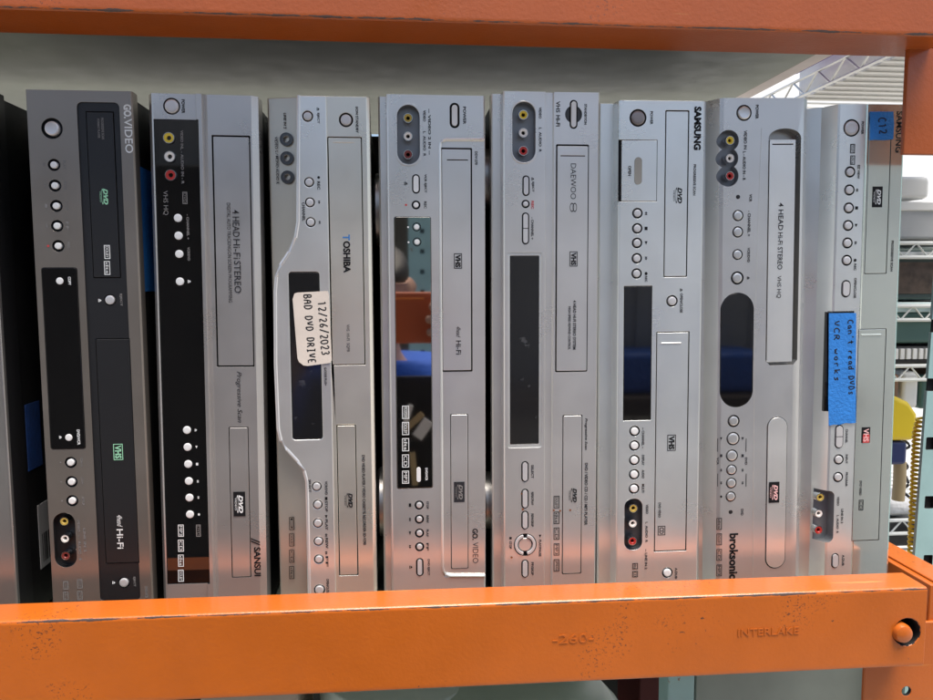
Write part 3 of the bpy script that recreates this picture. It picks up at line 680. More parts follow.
for i, y in enumerate((505, 519, 533, 546.7)):
    d.button(419.2+i*.15, y, 2.9, 'button', 1.6); d.text(('STOP', 'REW', 'PLAY', 'FF')[i], 427.5, y, 8, 2.4); d.shape(('sq', 'rr', 'play', 'ff')[i], 410, y, 3.6, 2.4, 'black_ink')
d.pill(419.8, 567, 4.6, 16, 'button', 1.6, name='eject_button'); d.text('DVD EJECT', 428.5, 567, 17, 2.6); d.shape('up', 411, 567, 3.2, 3.2, 'black_ink')
d.cut(d.rect(450.3, 414.3, 468.7, 568.7, .001), .006, 'gap', pas=1)
bm = bmesh.new(); prism(bm, d.rect(450.3, 414.3, 468.7, 568.7, .001, -.0006), .0004, .0055); tr = d.part('disc_tray', bm, d.body, .0004)
d.dvd(459.3, 492, 17, 9.5, 'dim_ink', 'grey_ink', y0=.0002)
d.text('GO.', 475.2, 534.5, 12, 5.8, 'black_ink', 'maker_lettering', .03, 0, .0008); d.text('VIDEO', 475.6, 553, 22, 5.8, 'grey_ink', 'maker_lettering', -.008, 0, .0008)
bm = bmesh.new()
P = [(484.5, 139.5), (446, 139.5), (442.6, 140.6), (440.6, 143), (440, 147)]; u_ = d.loc(440, 147)[0]
Q = [d.loc(*p_) for p_ in P]+[(u_, d.loc(441, 566)[1])]+[d.loc(*p_) for p_ in ((443.4, 571), (446, 574), (450, 575.5), (485, 575.5))]
tube(bm, [(a_[0], -.0001, a_[1]) for a_ in Q], .0011, 8); d.part('panel_highlight', bm, M['silver_pale'])  # pale tube added as the highlight along the panel's bevel
d.feet([(d.loc(380, 204)[1], .032), (d.loc(384, 519)[1], .032)], .031)
d.front([(377.6, .011), (379.5, .009), (385.5, .009), (386.6, .0006), (388, 0), (483.5, 0), (485.3, .002)]); d.finish_ink()

# 5
d = Recorder('video_recorder', 'silver recorder with a split ring button near its foot and rust spots', (492.6, 91), (600, 90), (494, 585), 'silver_grey')
d.top_y = 94
d.bay(512.2, 101.8, 535.3, 162.6, 11.5, 'grey_bay', .006, rim=1.2)
for y, c_ in ((115, 'yellow'), (133, 'white'), (151, 'red')): d.jack(523.3, y, c_, .005, 4.8)
d.text('VIDEO', 540.2, 113, 11, 2.6); d.text('L  AUDIO  R', 540.2, 140, 24, 2.6)
u_, v_ = d.loc(573.6, 114.5); d.cut(circ(u_, v_, d.L(8.6)), .0012, 'dark_bay')
d.pill(573.6, 114.5, 4.8, 25, 'button_white', 1.6, name='power_button', pas=1)
d.text('VHS', 558, 107, 11, 4, 'grey_ink', 'front_lettering', .02); d.text('Hi-Fi', 558, 121, 11, 4, 'grey_ink', 'front_lettering'); d.text('STANDBY/ON', 585.5, 114.5, 20, 2.6)
d.pill(526, 185.8, 4.6, 17.5, 'button', 1.4, name='eject_button'); d.text('EJECT', 532.8, 187, 10, 2.6); d.shape('up', 532.8, 179, 3, 2.6)
d.button(525.6, 204, 2.6, 'button', 1.3, name='record_button'); d.text('REC', 532.5, 205, 8, 2.6, 'red_ink', 'record_lettering'); d.pill(525.5, 228.5, 4.6, 29, 'button', 1.4, split=True, name='channel_button'); d.text('- CHANNEL +', 532.3, 228.5, 22, 2.6)
d.cut(d.rect(507.5, 252.5, 541.5, 447.5, .002), .0009, 'silver_pale'); 
d.cut(d.rect(510, 255.4, 539, 444, .001), .004, 'gap', pas=1)
bm = bmesh.new(); prism(bm, d.rect(510, 255.4, 539, 444, .001, -.0002), .0008, .0036); d.part('display_window', bm, M['smoke'], .0003)
u0_, v1_ = d.loc(556, 144.3); u1_, v0_ = d.loc(587.2, 371.7); d.cut(rr(u0_, v0_, u1_, v1_, .0012), .006, 'gap')
bm = bmesh.new(); prism(bm, rr(u0_+.0012, v0_+.0011, u1_-.0008, v1_-.0014, .0006), -.0004, .0055)
c = bmesh.new(); ug, vg = d.loc(560.5, 155.5); ug2, vg2 = d.loc(585, 156.7); box(c, ug, -.01, vg2, ug2, .0001, vg)
d.part('cassette_door', bm, d.body, .0004, cuts=[(c, [M['nickel']])])
d.text('DAEWOO', 573.2, 181.5, 35, 5.4, 'grey_ink', 'maker_lettering', -.006, 0, -.0007)
for k_ in (-1, 1):
    d.shape('ring', 573.2+k_*1.4, 207.5, 9, 4.2, 'black_ink', 'maker_lettering', -.0007)
d.vhs(573.4, 259, 15, 8, 'grey_ink', -.0007); d.text('4 HEAD HI-FI STEREO SYSTEM', 574.3, 325, 50, 3.2, y0=-.0007); d.text('HIGH SPEED REWIND CONTROL', 569.3, 328, 44, 2.6, y0=-.0007)
for (y, hh, t_) in ((471.5, 19, 'SELECT'), (498.5, 18, 'REPEAT/PLAY'), (520, 17, 'REW/SKIP'), (568.5, 16.5, 'FF/SKIP')):
    d.pill(525, y, 5, hh, 'button', 1.4); d.text(t_, 532.4, y, 14, 2.6)
u_, v_ = d.loc(525.2, 544.6)
d.cut(circ(u_, v_, d.L(12)), .0035, 'gap')
bm = bmesh.new(); lathe(bm, u_, v_, [(0, .0003), (d.L(6.6), .0003), (d.L(6.9), .0006), (d.L(6.9), .003)], 28); d.part('hub', bm, d.body)
for sg in (-1, 1):
    a0 = R(90-sg*96+12) if sg == 1 else R(90+6+12)
    n_ = 20; P = []
    st_ = R(-78) if sg == 1 else R(102)
    for k in range(n_+1):
        a_ = st_+R(156)*k/n_; P.append((u_+d.L(11)*math.cos(a_), v_+d.L(11)*math.sin(a_)))
    for k in range(n_, -1, -1):
        a_ = st_+R(156)*k/n_; P.append((u_+d.L(7.9)*math.cos(a_), v_+d.L(7.9)*math.sin(a_)))
    bm = bmesh.new(); prism(bm, P, -.001, .003); d.part('ring_button', bm, M['button'], .0005)
d.text('STOP', 510.5, 545, 8, 2.6); d.shape('sq', 510.5, 538, 2.4, 2.4, 'black_ink'); d.text('PLAY/PAUSE', 540, 548, 18, 2.6); d.shape('play', 540, 536, 3, 2.6, 'black_ink')
d.tray('disc_tray', 562.6, 415, 581.3, 573.4, r=.0012); d.dvd(573, 495, 15, 9)
d.text('Progressive Scan', 585.9, 434, 33, 3.2, 'grey_ink', shear=.2); d.text('DVD / VIDEO CD / CD / MP3 PLAYER', 586, 494, 66, 3.2)
d.icons(556.5, 494, 573, 'black_ink', ['DOLBY', 'dts', 'CD', 'MP3', 'JPEG'], 6)
for x, y, r_ in ((521.5, 493.5, .8), (522.7, 509, 1.1), (570, 509.8, 1), (511.5, 557, 1.1), (560, 510.5, 1), (553.6, 510, 1)): d.shape('dot', x, y, r_*2, r_*2.2, 'rust_ink' if 'rust_ink' in M else 'red_ink', 'rust_stain', -.0009)
d.feet([(d.loc(495, 171)[1], .030), (d.loc(495, 517)[1], .030)], .026)
d.front([(492.6, .011), (494, .010), (502, .010), (503.3, .0008), (504.5, 0), (545.4, 0), (546.4, .0022), (553, .0022), (554.2, 0), (598.5, 0), (600, .0015)]); d.finish_ink()

# 6
d = Recorder('video_recorder', 'pale silver recorder with a square hinged flap below its taupe power button', (603, 100), (705.6, 96.5), (600.7, 580), 'silver_cool')
d.top_y = 100
d.button(638, 118, 7.2, 'button_brown', 1.1, name='power_button'); d.text('POWER', 651.5, 118, 13, 2.8)
d.cut(d.rect(619, 139.8, 656.7, 201.5, .0004), .003, 'gap')
bm = bmesh.new(); prism(bm, d.rect(621.3, 139.8, 656.7, 201.5, .0004, -.0004), -.0003, .0026); fl = d.part('jack_flap', bm, d.body, .0003)
bm = bmesh.new(); u_, v_ = d.loc(638, 171); prism(bm, rr(u_-d.L(3.8), v_-d.L(13.5), u_+d.L(3.8), v_+d.L(13.5), .005), -.0009, 0)
d.part('finger_grip', bm, mat('translucent grey plastic', (.36, .34, .29), .25), .0006, parent=fl); d.text('OPEN', 629.5, 171, 10, 3, y0=-.0006)
for i, y in enumerate((213.3, 228.5, 243, 258.4, 273.6)):
    d.button(637.4-i*.2, y, 3.7, 'button', 1.4); d.shape(('rr', 'sq', 'play', 'ff', 'dot')[i], 646, y, 3.4, 3, 'black_ink')
d.text('REC', 646, 279, 6, 2.4)
d.tray('disc_tray', 665.5, 110.3, 686.9, 277, y=0, gap=.0008, r=.0008); d.dvd(678, 195.5, 16, 10, y0=-.0002)
d.text('PROGRESSIVE SCAN', 694.5, 180, 31, 2.6); d.text('SAMSUNG', 697.5, 128.5, 43, 7.4, 'black_ink', 'maker_lettering', .05)
d.button(672, 301, 4.4, 'button', 1.3, name='eject_button'); d.text('OPEN/CLOSE', 681.3, 303, 20, 2.8); d.shape('up', 681.3, 290, 3, 2.8)
d.window(624, 286, 650.8, 420, 'gloss', .4, y=.0003)
d.tray('cassette_door', 656.4, 332, 686.2, 550.5, y=0, gap=.0008, r=.0004, line=(661, 342.6, 681, 343.4)); d.vhs(671.5, 442.7, 17, 9, y0=-.0002)
d.text('DVD VIDEO', 659.5, 510, 16, 2.6, y0=-.0002); d.shape('frame', 661.5, 530.5, 10, 8, 'black_ink', 'format_logo', -.0002); d.text('CD', 661.5, 530.5, 7, 5, 'black_ink', 'format_logo', .02, 0, -.0002)
for i, y in enumerate((431, 445.5, 460, 474.3, 488.6)):
    d.button(634.6-i*.15, y, 3.9, 'button_white', 1.4)
for y, t_, l_ in ((438, '-- CHANNEL --', 22), (460, 'DISPLAY', 11), (474, 'AUDIO', 9), (488, 'MULTI', 9)): d.text(t_, 643, y, l_, 2.6)
d.bay(624.6, 499, 642, 549.5, 8.5, 'dark_bay', .006)
for y, c_, x in ((507.5, 'ochre', 632.5), (522.5, 'white', 632), (540, 'red', 631.6)): d.jack(x, y, c_, .003, 4.7)
d.text('VIDEO', 647, 509, 10, 2.6); d.text('L  AUDIO  R', 646.5, 532, 22, 2.6); d.text('-- LINE IN 2', 646, 559, 22, 2.6)
d.button(667.3, 572.6, 4.2, 'button_white', 1.2); d.text('A.DUB', 676, 573, 12, 2.6); d.icons(635, 562, 578, 'black_ink', ['dts', 'CD'], 6)
d.front([(603, .014), (604.5, .0125), (617.5, .0125), (619, .0008), (620.5, 0), (704, 0), (705.6, .0015)]); d.finish_ink()

# 7
d = Recorder('video_recorder', 'grey silver recorder with a round-ended black display, lobed jack bay and oval disc tray', (706, 98), (810.5, 96), (702.6, 578), 'silver_mid')
d.top_y = 99
d.button(744, 113, 6.8, 'silver_mid', 1.0, name='power_button', dish=True); d.text('POWER', 757, 112, 14, 3.2)
for pas_, (x, y) in enumerate(((728.6, 140.8), (728, 158.4), (728.3, 176))):
    u_, v_ = d.loc(x, y); d.cut(circ(u_, v_, d.L(10.8), 32), .007+.0001*pas_, 'grey_bay', pas=pas_)
for y, c_ in ((140.8, 'yellow'), (158.6, 'white'), (176.2, 'red')): d.jack(729.3, y, c_, .004, 4.6)
d.text('VIDEO IN', 745.3, 140, 19, 3); d.text('L - AUDIO IN - R', 744.2, 166, 29, 3)
d.button(738, 197, 1.6, 'black', .3, proud=.0001, name='status_lamp'); d.text('VCR', 750.5, 198, 8, 2.8)
for i, (y, r_) in enumerate(((215.6, 4.6), (232, 4.6), (254.6, 4.4), (278, 5.2))): d.button(738-i*.25, y, r_, 'silver_mid', .9 if i < 3 else 1.4, proud=.0006)
d.text('- CHANNEL +', 749, 223.5, 26, 3); d.text('VCR/DVD', 748.5, 255, 15, 2.8); d.shape('up', 748.3, 278, 3, 3)
u0_, v1_ = d.loc(720.8, 293); u1_, v0_ = d.loc(752.6, 406.8); ww = (u1_-u0_)
d.cut(rr(u0_, v0_, u1_, v1_, 1, 12), .004, 'gap', pas=1)
bm = bmesh.new(); prism(bm, rr(u0_+.0004, v0_+.0004, u1_-.0004, v1_-.0004, 1, 12), .0002, .0035); d.part('display_window', bm, M['gloss'], .0004)
# arched recess with the cassette door inside
u0_, v1_ = d.loc(768.8, 128.5); u1_, v0_ = d.loc(797.5, 364.5); mid = (u0_+u1_)/2
arch = [(u0_, v0_+.004), (u0_+.004, v0_), (u1_-.004, v0_), (u1_, v0_+.004)]+[(mid+(u1_-mid)*math.cos(R(a_)), v1_-.008+.008*math.sin(R(a_))) for a_ in range(0, 181, 12)]
d.cut(arch, .009, 'silver_dark', pas=1)
du0, dv1 = d.loc(770.5, 139.5); du1, dv0 = d.loc(793.5, 361.5)
bm = bmesh.new(); prism(bm, rr(du0, dv0, du1-.0008, dv1, .0006), .0012, .0085)
c = bmesh.new(); ug, vg = d.loc(773, 143.6); ug2, vg2 = d.loc(794, 144.6); box(c, ug, -.01, vg2, ug2, .0016, vg)
d.part('cassette_door', bm, M['silver_pale'], .0005, cuts=[(c, [M['gap']])])
d.text('4 HEAD', 781.5, 216.5, 28, 5.2, 'grey_ink', 'front_lettering', .008, 0, .0009); d.text('Hi-Fi STEREO', 780.7, 251, 38, 5.2, 'grey_ink', 'front_lettering', .008, 0, .0009); d.text('VHS HQ', 779.3, 287, 23, 5.2, 'grey_ink', 'front_lettering', 0, 0, .0009)
for i, (x, y, r_) in enumerate(((733.6, 421, 5), (733, 438.6, 6), (731.9, 455.6, 5.4), (731.5, 469.8, 4.7), (731.3, 483, 4.7), (730.7, 496.5, 4.5))): d.button(x, y, r_, 'silver_mid', .9 if i else 1.3, proud=.0008)
d.button(730.6, 512, 1.6, 'black', .3, proud=.0001, name='status_lamp'); d.text('DVD', 742, 512, 7, 2.8)
for y, k_ in ((438.6, 'play'), (455.6, 'sq'), (469.8, 'rr'), (483, 'ff')): d.shape(k_, 742.5, y, 3, 2.6); d.shape(k_, 721, y, 3, 2.6)
d.shape('dot', 721, 496.5, 2.6, 2.4, 'black_ink'); d.text('VCR', 717.5, 461, 8, 2.4); d.text('DVD', 746, 461, 8, 2.4)
for y in (445, 480): 
    d.shape('sq', 717.5, y, 14, .7); d.shape('sq', 746, y, 14, .7)
u0_, v1_ = d.loc(767, 417); u1_, v0_ = d.loc(785, 567.8)
d.cut(rr(u0_, v0_, u1_, v1_, 1, 12), .006, 'gap', pas=2)
bm = bmesh.new(); prism(bm, rr(u0_+.0009, v0_+.0009, u1_-.0006, v1_-.0006, 1, 12), -.0006, .0055); d.part('disc_tray', bm, M['silver_pale'], .0012, seg=3)
d.dvd(773.6, 492, 18, 10, 'pink_ink', 'black_ink', y0=-.001)
d.text('broksonic', 733.5, 556, 50, 9.5, 'black_ink', 'maker_lettering', .035)
d.icons(719, 516, 578, 'black_ink', ['dts', 'DOLBY', 'CD', 'MP3'], 6)
bm = bmesh.new()   # shallow curved crease between the two halves
P = [(762, 128), (759, 200), (756.5, 280), (754.8, 360), (754, 440), (753.2, 520), (753, 578)]
tube(bm, [(d.loc(*p_)[0], .0002, d.loc(*p_)[1]) for p_ in P], .0006, 6); d.part('crease', bm, d.body)
d.front([(706, .016), (708, .014), (712, .0135), (720.5, .0015), (724, 0), (798, 0), (805, .0012), (810.5, .0055)]); d.finish_ink()

# 8
d = Recorder('video_recorder', 'silver recorder at the right end of the row with two blue tape notes', (813, 104), (908, 101), (800.5, 572), 'silver_cool')
d.top_y = 104
d.button(851.5, 128, 7.4, 'button', 1.2, name='power_button', dish=True); d.text('POWER', 862.5, 128, 13, 2.6)
d.icons(852.5, 143, 166, 'black_ink', ['DOLBY', 'dts'], 5)
for i, y in enumerate((172, 190, 208, 225.5, 243, 260.3)):
    d.button(850-i*.65, y, 4, 'button', 1.5)
    if i: d.shape(('', 'rr', 'sq', 'play', 'ff', 'dot')[i], 857.5-i*.5, y, 3.2, 3, 'black_ink')
d.text('EZ VIEW', 858.5, 172, 14, 2.4); d.text('REC', 855, 267, 7, 2.4)
d.pill(845.9, 288.7, 7, 15, 'button', 1.6, name='eject_button'); d.text('OPEN/CLOSE', 855, 288, 21, 2.6)
d.tray('disc_tray', 869.3, 116, 886.6, 273.8, M['silver_aqua'], y=0, gap=.0006, r=.0008); d.dvd(877.3, 197, 17, 9.5, 'white_ink', 'black_ink', y0=-.0002)
d.text('SAMSUNG', 899, 132, 42, 6.6, 'grey_ink', 'maker_lettering', .02)
d.text('PROGRESSIVE SCAN', 892, 256, 32, 2.6)
d.window(826.3, 311.5, 851, 411, 'gloss', .4, y=.0003)
d.tray('cassette_door', 858.3, 329, 879, 540, M['silver_aqua'], y=0, gap=.0006, r=.0004, line=(861.5, 334.3, 881, 335.2))
d.shape('sq', 865.7, 435, 17, 9.6, 'black_ink', 'tape_badge', -.0001); d.shape('sq', 866, 438.5, 9, 7.4, 'red_ink', 'tape_badge_red', -.0003); d.text('VHS', 865.8, 435, 14, 6, 'pink_ink', 'tape_logo', .02, 0, -.0005)
d.text('DVD VIDEO', 860.5, 488, 16, 2.6); d.icons(861, 498, 512, 'black_ink', ['CD'], 5)
d.pill(839, 436.5, 7, 23, 'button', 1.3, split=True, name='channel_button'); d.button(838.6, 459.4, 4, 'button', 1.4); d.button(838, 477, 4, 'button', 1.4)
for y, t_, l_ in ((436, 'CHANNEL', 15), (459, 'INPUT', 10), (479, 'PROGRAM', 15)): d.text(t_, 846.5, y, l_, 2.4)
d.bay(812.5, 491.5, 833, 542, 6, 'grey_bay', .011)
for y, c_, x in ((497.8, 'ochre', 821.3), (514, 'white', 819.8), (530.5, 'red', 819.5)): d.jack(x, y, c_, .007, 4.7)
d.text('VIDEO', 838, 501, 10, 2.4); d.text('L  AUDIO  R', 837.5, 524, 20, 2.4); d.text('LINE IN 2', 842, 516, 16, 2.4)
d.pill(835, 560.5, 6, 14, 'button', 1.3); d.text('A.DUB', 843, 560, 12, 2.6)
tp = d.paper('masking_tape', [(828.2, 313.2), (855.4, 313), (855.3, 350), (854.9, 372), (855.2, 400), (855, 422.6), (850, 423.2), (845, 422.8), (839, 424.6), (833, 424.4), (828, 425.6), (827.6, 400), (828, 360)], 'tape', -.0012)
d.write("Can't read DVDs", (846.8, 320), (848, 396), 6.2, -.00135, 11, .00095, tp)
d.write('VCR works', (833, 321), (833.6, 383), 6.2, -.00135, 12, .00095, tp)
tp = d.paper('masking_tape', [(869.2, 112), (892.5, 112), (893.2, 124), (892.4, 139.5), (884, 140.3), (875, 140), (869, 140.3)], 'tape', -.0012)
d.write('C12', (877.5, 118.5), (878.5, 136), 8, -.00135, 13, .00095, tp)
d.front([(813, .022), (815, .0205), (830, .013), (838.6, .0008), (840.5, 0), (866, 0), (867, .0012), (868.2, 0), (904, 0), (908, .004)], (867.5, 'silver_aqua')); d.finish_ink()
# ------------------------------------------------------------------ ground and what stands around the rack
bm = bmesh.new(); box(bm, -900, -900, -.05, 900, 900, 0)
tag(link('ground', mods(bm, 'ground', [M['ground']])), kind='structure')
def simple(name, label, cat, bm, m, bevel=.002, loc=(0,0,0), cuts=(), group=None):
    o = link(name, mods(bm, name, m if isinstance(m, list) else [m], cuts, bevel)); o.location = loc
    return tag(o, label, cat, group)
def part(name, parent, bm, m, bevel=.001, cuts=()):
    return link(name, mods(bm, name, m if isinstance(m, list) else [m], cuts, bevel), parent)
# unseen wall across the aisle, toned pale to brighten the recorder faces
wallm = mat('pale grey sheet wall', (.50, .475, .44), .6, vary=(3, .12))
bm = bmesh.new(); box(bm, -5, -3.3, 0, 4, -3.2, 2.5)
for k in range(45): box(bm, -5+.2*k, -3.2, 0, -4.93+.2*k, -3.185, 2.5)
simple('aisle_wall', 'unseen ribbed wall across the aisle, toned pale grey to brighten the recorder faces', 'wall', bm, wallm, 0)
# white backdrop added in place of the bright outdoors to the right
bm = bmesh.new(); box(bm, .3, 3.4, 0, 7, 3.5, 3.4)
simple('backdrop_wall', 'white backdrop wall added for the bright outdoors behind the right end of the rack', 'wall', bm, mat('white wall paint', (.82, .82, .80), .7, vary=(2, .06)), .01)

# pale teal perforated upright
p = at(916, 540, .10); 
ux = p.x; r = thing('rack_upright', (ux, .10, 0), 'pale teal rack post with square holes and rust, at the right picture edge', 'rack post')
bm = bmesh.new(); profile(bm, [(0, 0), (.09, 0), (.09, .07), (.086, .07), (.086, .004), (0, .004)], 0, 2.8)
bmesh.ops.recalc_face_normals(bm, faces=bm.faces)
c = bmesh.new(); hz = [at(928, 443+58.7*k, .10) for k in range(-8, 9)]
for q in hz: prism(c, rr(q.x-ux-.0045, q.z-.0065, q.x-ux+.0055, q.z+.0065, .001, 2), -.01, .006); prism(c, rr(.055, q.z-.0065, .066, q.z+.0065, .001, 2), -.01, .006)
part('post', r, bm, M['teal'], .0012, [(c, [M['dark_hole']])])
bm = bmesh.new(); box(bm, .003, .0045, 0, .085, .006, 2.8); part('hole_dark_backing', r, bm, M['dark_hole'], 0)  # dark strip added behind the holes so they read as shaded
r.rotation_euler = (0, R(1.3), 0); r.location.x -= math.sin(R(1.3))*(p.z)

# wire shelf overhead on the right
zA, zB = CAM.z+.30, CAM.z+.275
xw = atz(856, 52, zA).x
r = thing('wire_shelf', (xw, -.05, zB), 'chrome wire shelf with zigzag edge seen from below at the upper right', 'shelf')
bm = bmesh.new()
tube(bm, [(0, .0, zA-zB), (0, 1.0, zA-zB)], .0022); tube(bm, [(0, .0, 0), (0, 1.0, 0)], .0022)
z_ = [(0, .02+.035*k, 0 if k % 2 else zA-zB) for k in range(28)]; tube(bm, z_, .0017, 6)
part('zigzag_edge', r, bm, M['wire'], 0)
bm = bmesh.new()
for k in range(38): tube(bm, [(0, .01+.026*k, .002), (.62, .01+.026*k, .002)], .0016, 6)
for k in range(1, 4): tube(bm, [(.2*k, 0, -.002), (.2*k, 1.0, -.002)], .0024, 6)
part('wire_deck', r, bm, M['wire'], 0)
wht = mat('white box board', (.78, .78, .76), .6, vary=(20, .05)); blu = mat('blue carton print', (.03, .12, .45), .5)
bm = bmesh.new(); box(bm, xw+.02, .12, zB+.004, xw+.26, .55, zB+.12); box(bm, xw+.06, .1185, zB+.03, xw+.13, .1199, zB+.08)
simple('carton', 'white carton lying on the overhead wire shelf', 'box', bm, wht, .002)
bm = bmesh.new(); box(bm, xw+.30, .10, zB+.004, xw+.42, .30, zB+.10)
simple('carton', 'blue carton lying on the overhead wire shelf', 'box', bm, blu, .002)

bm = bmesh.new(); box(bm, xw-.10, .30, zB+.03, xw-.01, .50, zB+.12)
simple('carton', 'purple carton behind the upper deck edge beside the overhead wire shelf', 'box', bm, mat('purple card', (.16, .07, .30), .6), .002)
# shelf unit behind the right end, with its load
YB = .52
def PX(px, py, Y=YB): return at(px, py, Y)
p0 = PX(880, 243); p1 = PX(1010, 600)
r = thing('shelving_unit', (p0.x, YB, 0), 'white wire shelving unit behind the right end of the rack', 'shelving')
W_ = p1.x-p0.x; zs = {k: PX(905, k).z for k in (243, 306, 366, 520, 556)}
for k in zs:
    bm = bmesh.new(); z = zs[k]
    tube(bm, [(0, 0, z), (W_, 0, z)], .003); tube(bm, [(0, 0, z-.022), (W_, 0, z-.022)], .003)
    tube(bm, [(.02*q, 0, z if q % 2 else z-.022) for q in range(int(W_/.02))], .0018, 6)
    for q in range(14): tube(bm, [(0, .03*q, z), (W_, .03*q, z)], .0022, 6)
    part('wire_tier', r, bm, mat('white wire coating', (.75, .77, .73), .4) if 'wc' not in M else M['wc'], 0); M['wc'] = bpy.data.materials['white wire coating']
for x, y in ((0, 0), (W_, 0), (0, .42), (W_, .42)):
    bm = bmesh.new(); tube(bm, [(x, y, 0), (x, y, PX(905, 190).z)], .010, 12); part('post', r, bm, M['wc'], 0)
def crate(px0, py0, px1, py1, name, label, cat, m, dep=.28, bev=.006, y=YB+.01):
    a = at(px0, py0, y); b = at(px1, py1, y); bm = bmesh.new(); box(bm, 0, 0, 0, b.x-a.x, dep, a.z-b.z)
    o = link(name, mods(bm, name, [m], (), bev, 3)); o.location = (a.x, y, b.z); tag(o, label, cat); return o, b.x-a.x, a.z-b.z
gl = mat('grey frosted plastic', (.42, .43, .43), .35, vary=(8, .12)); dk = mat('dark green grey plastic', (.045, .075, .068), .4, vary=(8, .2)); gr = mat('dark green plastic', (.06, .13, .11), .45); cy = mat('pale aqua plastic', (.55, .68, .66), .4)
wd = mat('dark brown rough stock', (.07, .05, .038), .8, vary=(40, .5)); pw = mat('off white plastic', (.75, .75, .72), .4)
o, a_, b_ = crate(898, 203, 975, 240, 'storage_bin', 'frosted grey bin on the top tier of the white wire shelving', 'bin', gl)
bm = bmesh.new(); box(bm, -.004, -.004, b_-.012, a_+.004, .284, b_+.002); part('lid', o, bm, pw, .002)
o, a_, b_ = crate(890, 248, 985, 300, 'wooden_crate', 'dark framed crate with a brown front panel below the grey bin', 'crate', dk)
bm = bmesh.new(); box(bm, .012, -.003, .010, a_-.012, -.0005, b_-.022); part('front_board', o, bm, wd, .001)
bm = bmesh.new(); box(bm, .004, -.006, b_-.012, a_-.004, -.001, b_-.006); part('lip', o, bm, pw, .001)
o, a_, b_ = crate(890, 311, 985, 343, 'storage_box', 'dark green box with a pale aqua lid on the white shelving', 'box', gr)
bm = bmesh.new(); box(bm, -.004, -.006, b_-.002, a_+.004, .284, b_+.014); part('lid', o, bm, cy, .003)
o, a_, b_ = crate(890, 346, 985, 363, 'keyboard_case', 'black case with a row of white keys under the dark green box', 'keyboard', M['black'])
for k in range(22):
    bm = bmesh.new(); box(bm, .004+.0105*k, -.006, .008, .011+.0105*k, -.0005, b_-.004); part('white_key', o, bm, pw, .0006)
o, a_, b_ = crate(888, 374, 899, 402, 'carton', 'small brown carton on the white shelving above the yellow case', 'box', mat('brown card', (.22, .13, .08), .8, vary=(20, .2)))
o, a_, b_ = crate(904, 372, 918, 408, 'carton', 'tall off-white carton beside the small brown one', 'box', pw)
# yellow case with navy band, tan handle, coiled cord
a = PX(886, 396, .42); b = PX(917, 441, .42)
yl = mat('yellow plastic', (.92, .66, .02), .35); nv = mat('navy plastic', (.015, .03, .12), .4)
r = thing('yellow_case', (a.x, .42, b.z), 'rounded yellow case with a navy base standing behind the right end of the recorders', 'case')
ww, hh = b.x-a.x, a.z-b.z
bm = bmesh.new(); prism(bm, [(-.03, 0), (ww, 0), (ww*1.05, hh*.3), (ww, hh*.6), (ww*.75, hh*.85), (ww*.3, hh), (-.03, hh*1.08)], 0, .10); part('shell', r, bm, yl, .008)
bm = bmesh.new(); q = PX(900, 466, .42); box(bm, -.03, .004, q.z-b.z, ww*.80, .10, -.001); part('navy_base', r, bm, nv, .006)
p = PX(900, 462, .45); q = PX(898, 500, .45)
bm = bmesh.new(); tube(bm, [p, p*.5+q*.5+Vector((.001, 0, 0)), q], .009, 14); 
simple('tan_handle', 'tan rounded tool handle hanging under the navy base of the yellow case', 'handle', bm, mat('tan wood', (.42, .32, .17), .5), 0)
# coiled yellow cord hanging beside the teal post
bm = bmesh.new(); P = []
for k in range(620):
    t = k/620; c_ = at(917-6*t+(3 if t < .1 else 0)*(1-t*10), 418+142*t, .16); P.append((c_.x+.0032*math.cos(k*.33), .16+.0032*math.sin(k*.33), c_.z))
tube(bm, P, .0015, 7); simple('coiled_cord', 'yellow coiled cord hanging beside the teal rack post', 'cord', bm, yl, 0)
# white cloth bundle and black bin on the low tiers
o, a_, b_ = crate(888, 500, 922, 516, 'cloth_bundle', 'folded white cloth on the white shelving below the yellow case', 'cloth', mat('white cloth', (.75, .75, .74), .9, bump=(30, .8, .01)), .2, .012)
o, a_, b_ = crate(886, 521, 930, 546, 'storage_tray', 'black tray under the folded white cloth', 'tray', M['black'], .2)

# ---- below the lower beam
def below(px0, py0, px1, py1, Y): return at(px0, py0, Y), at(px1, py1, Y)
# pale green rounded tub
c0 = at(520, 790, .16)
r = thing('plastic_tub', (c0.x, .22, c0.z-.12), 'big pale green round tub with dark rim below the lower beam', 'tub')
bm = bmesh.new(); pgm = mat('pale green plastic', (.42, .50, .42), .35, vary=(8, .1))
def dome(bm, rx, prof, n=40):
    rings = []
    for rad, z in prof: rings.append([bm.verts.new((rad*math.cos(2*math.pi*k/n), rad*math.sin(2*math.pi*k/n), z)) for k in range(n)])
    for a, b in zip(rings, rings[1:]):
        for k in range(n): bm.faces.new((a[k], a[(k+1) % n], b[(k+1) % n], b[k]))
    bm.faces.new(rings[0][::-1]); bm.faces.new(rings[-1])
top_z = at(520, 676, .22).z-(c0.z-.12)
dome(bm, 1, [(.10, top_z-.30), (.125, top_z-.10), (.13, top_z-.04), (.105, top_z-.012), (.05, top_z)]); part('shell', r, bm, pgm, .002)
bm = bmesh.new(); dome(bm, 1, [(.132, top_z-.07), (.137, top_z-.066), (.137, top_z-.056), (.132, top_z-.052)]); part('rim', r, bm, M['black'], .001)
p = at(400, 676, .24)
r = thing('white_bin', (p.x, .26, p.z-.3), 'white green bin with a dark mouth beside the round tub below the beam', 'bin')
bm = bmesh.new(); dome(bm, 1, [(.08, 0), (.095, .28), (.09, .30), (.02, .312)]); part('shell', r, bm, mat('whitish green plastic', (.55, .62, .55), .4), .002)
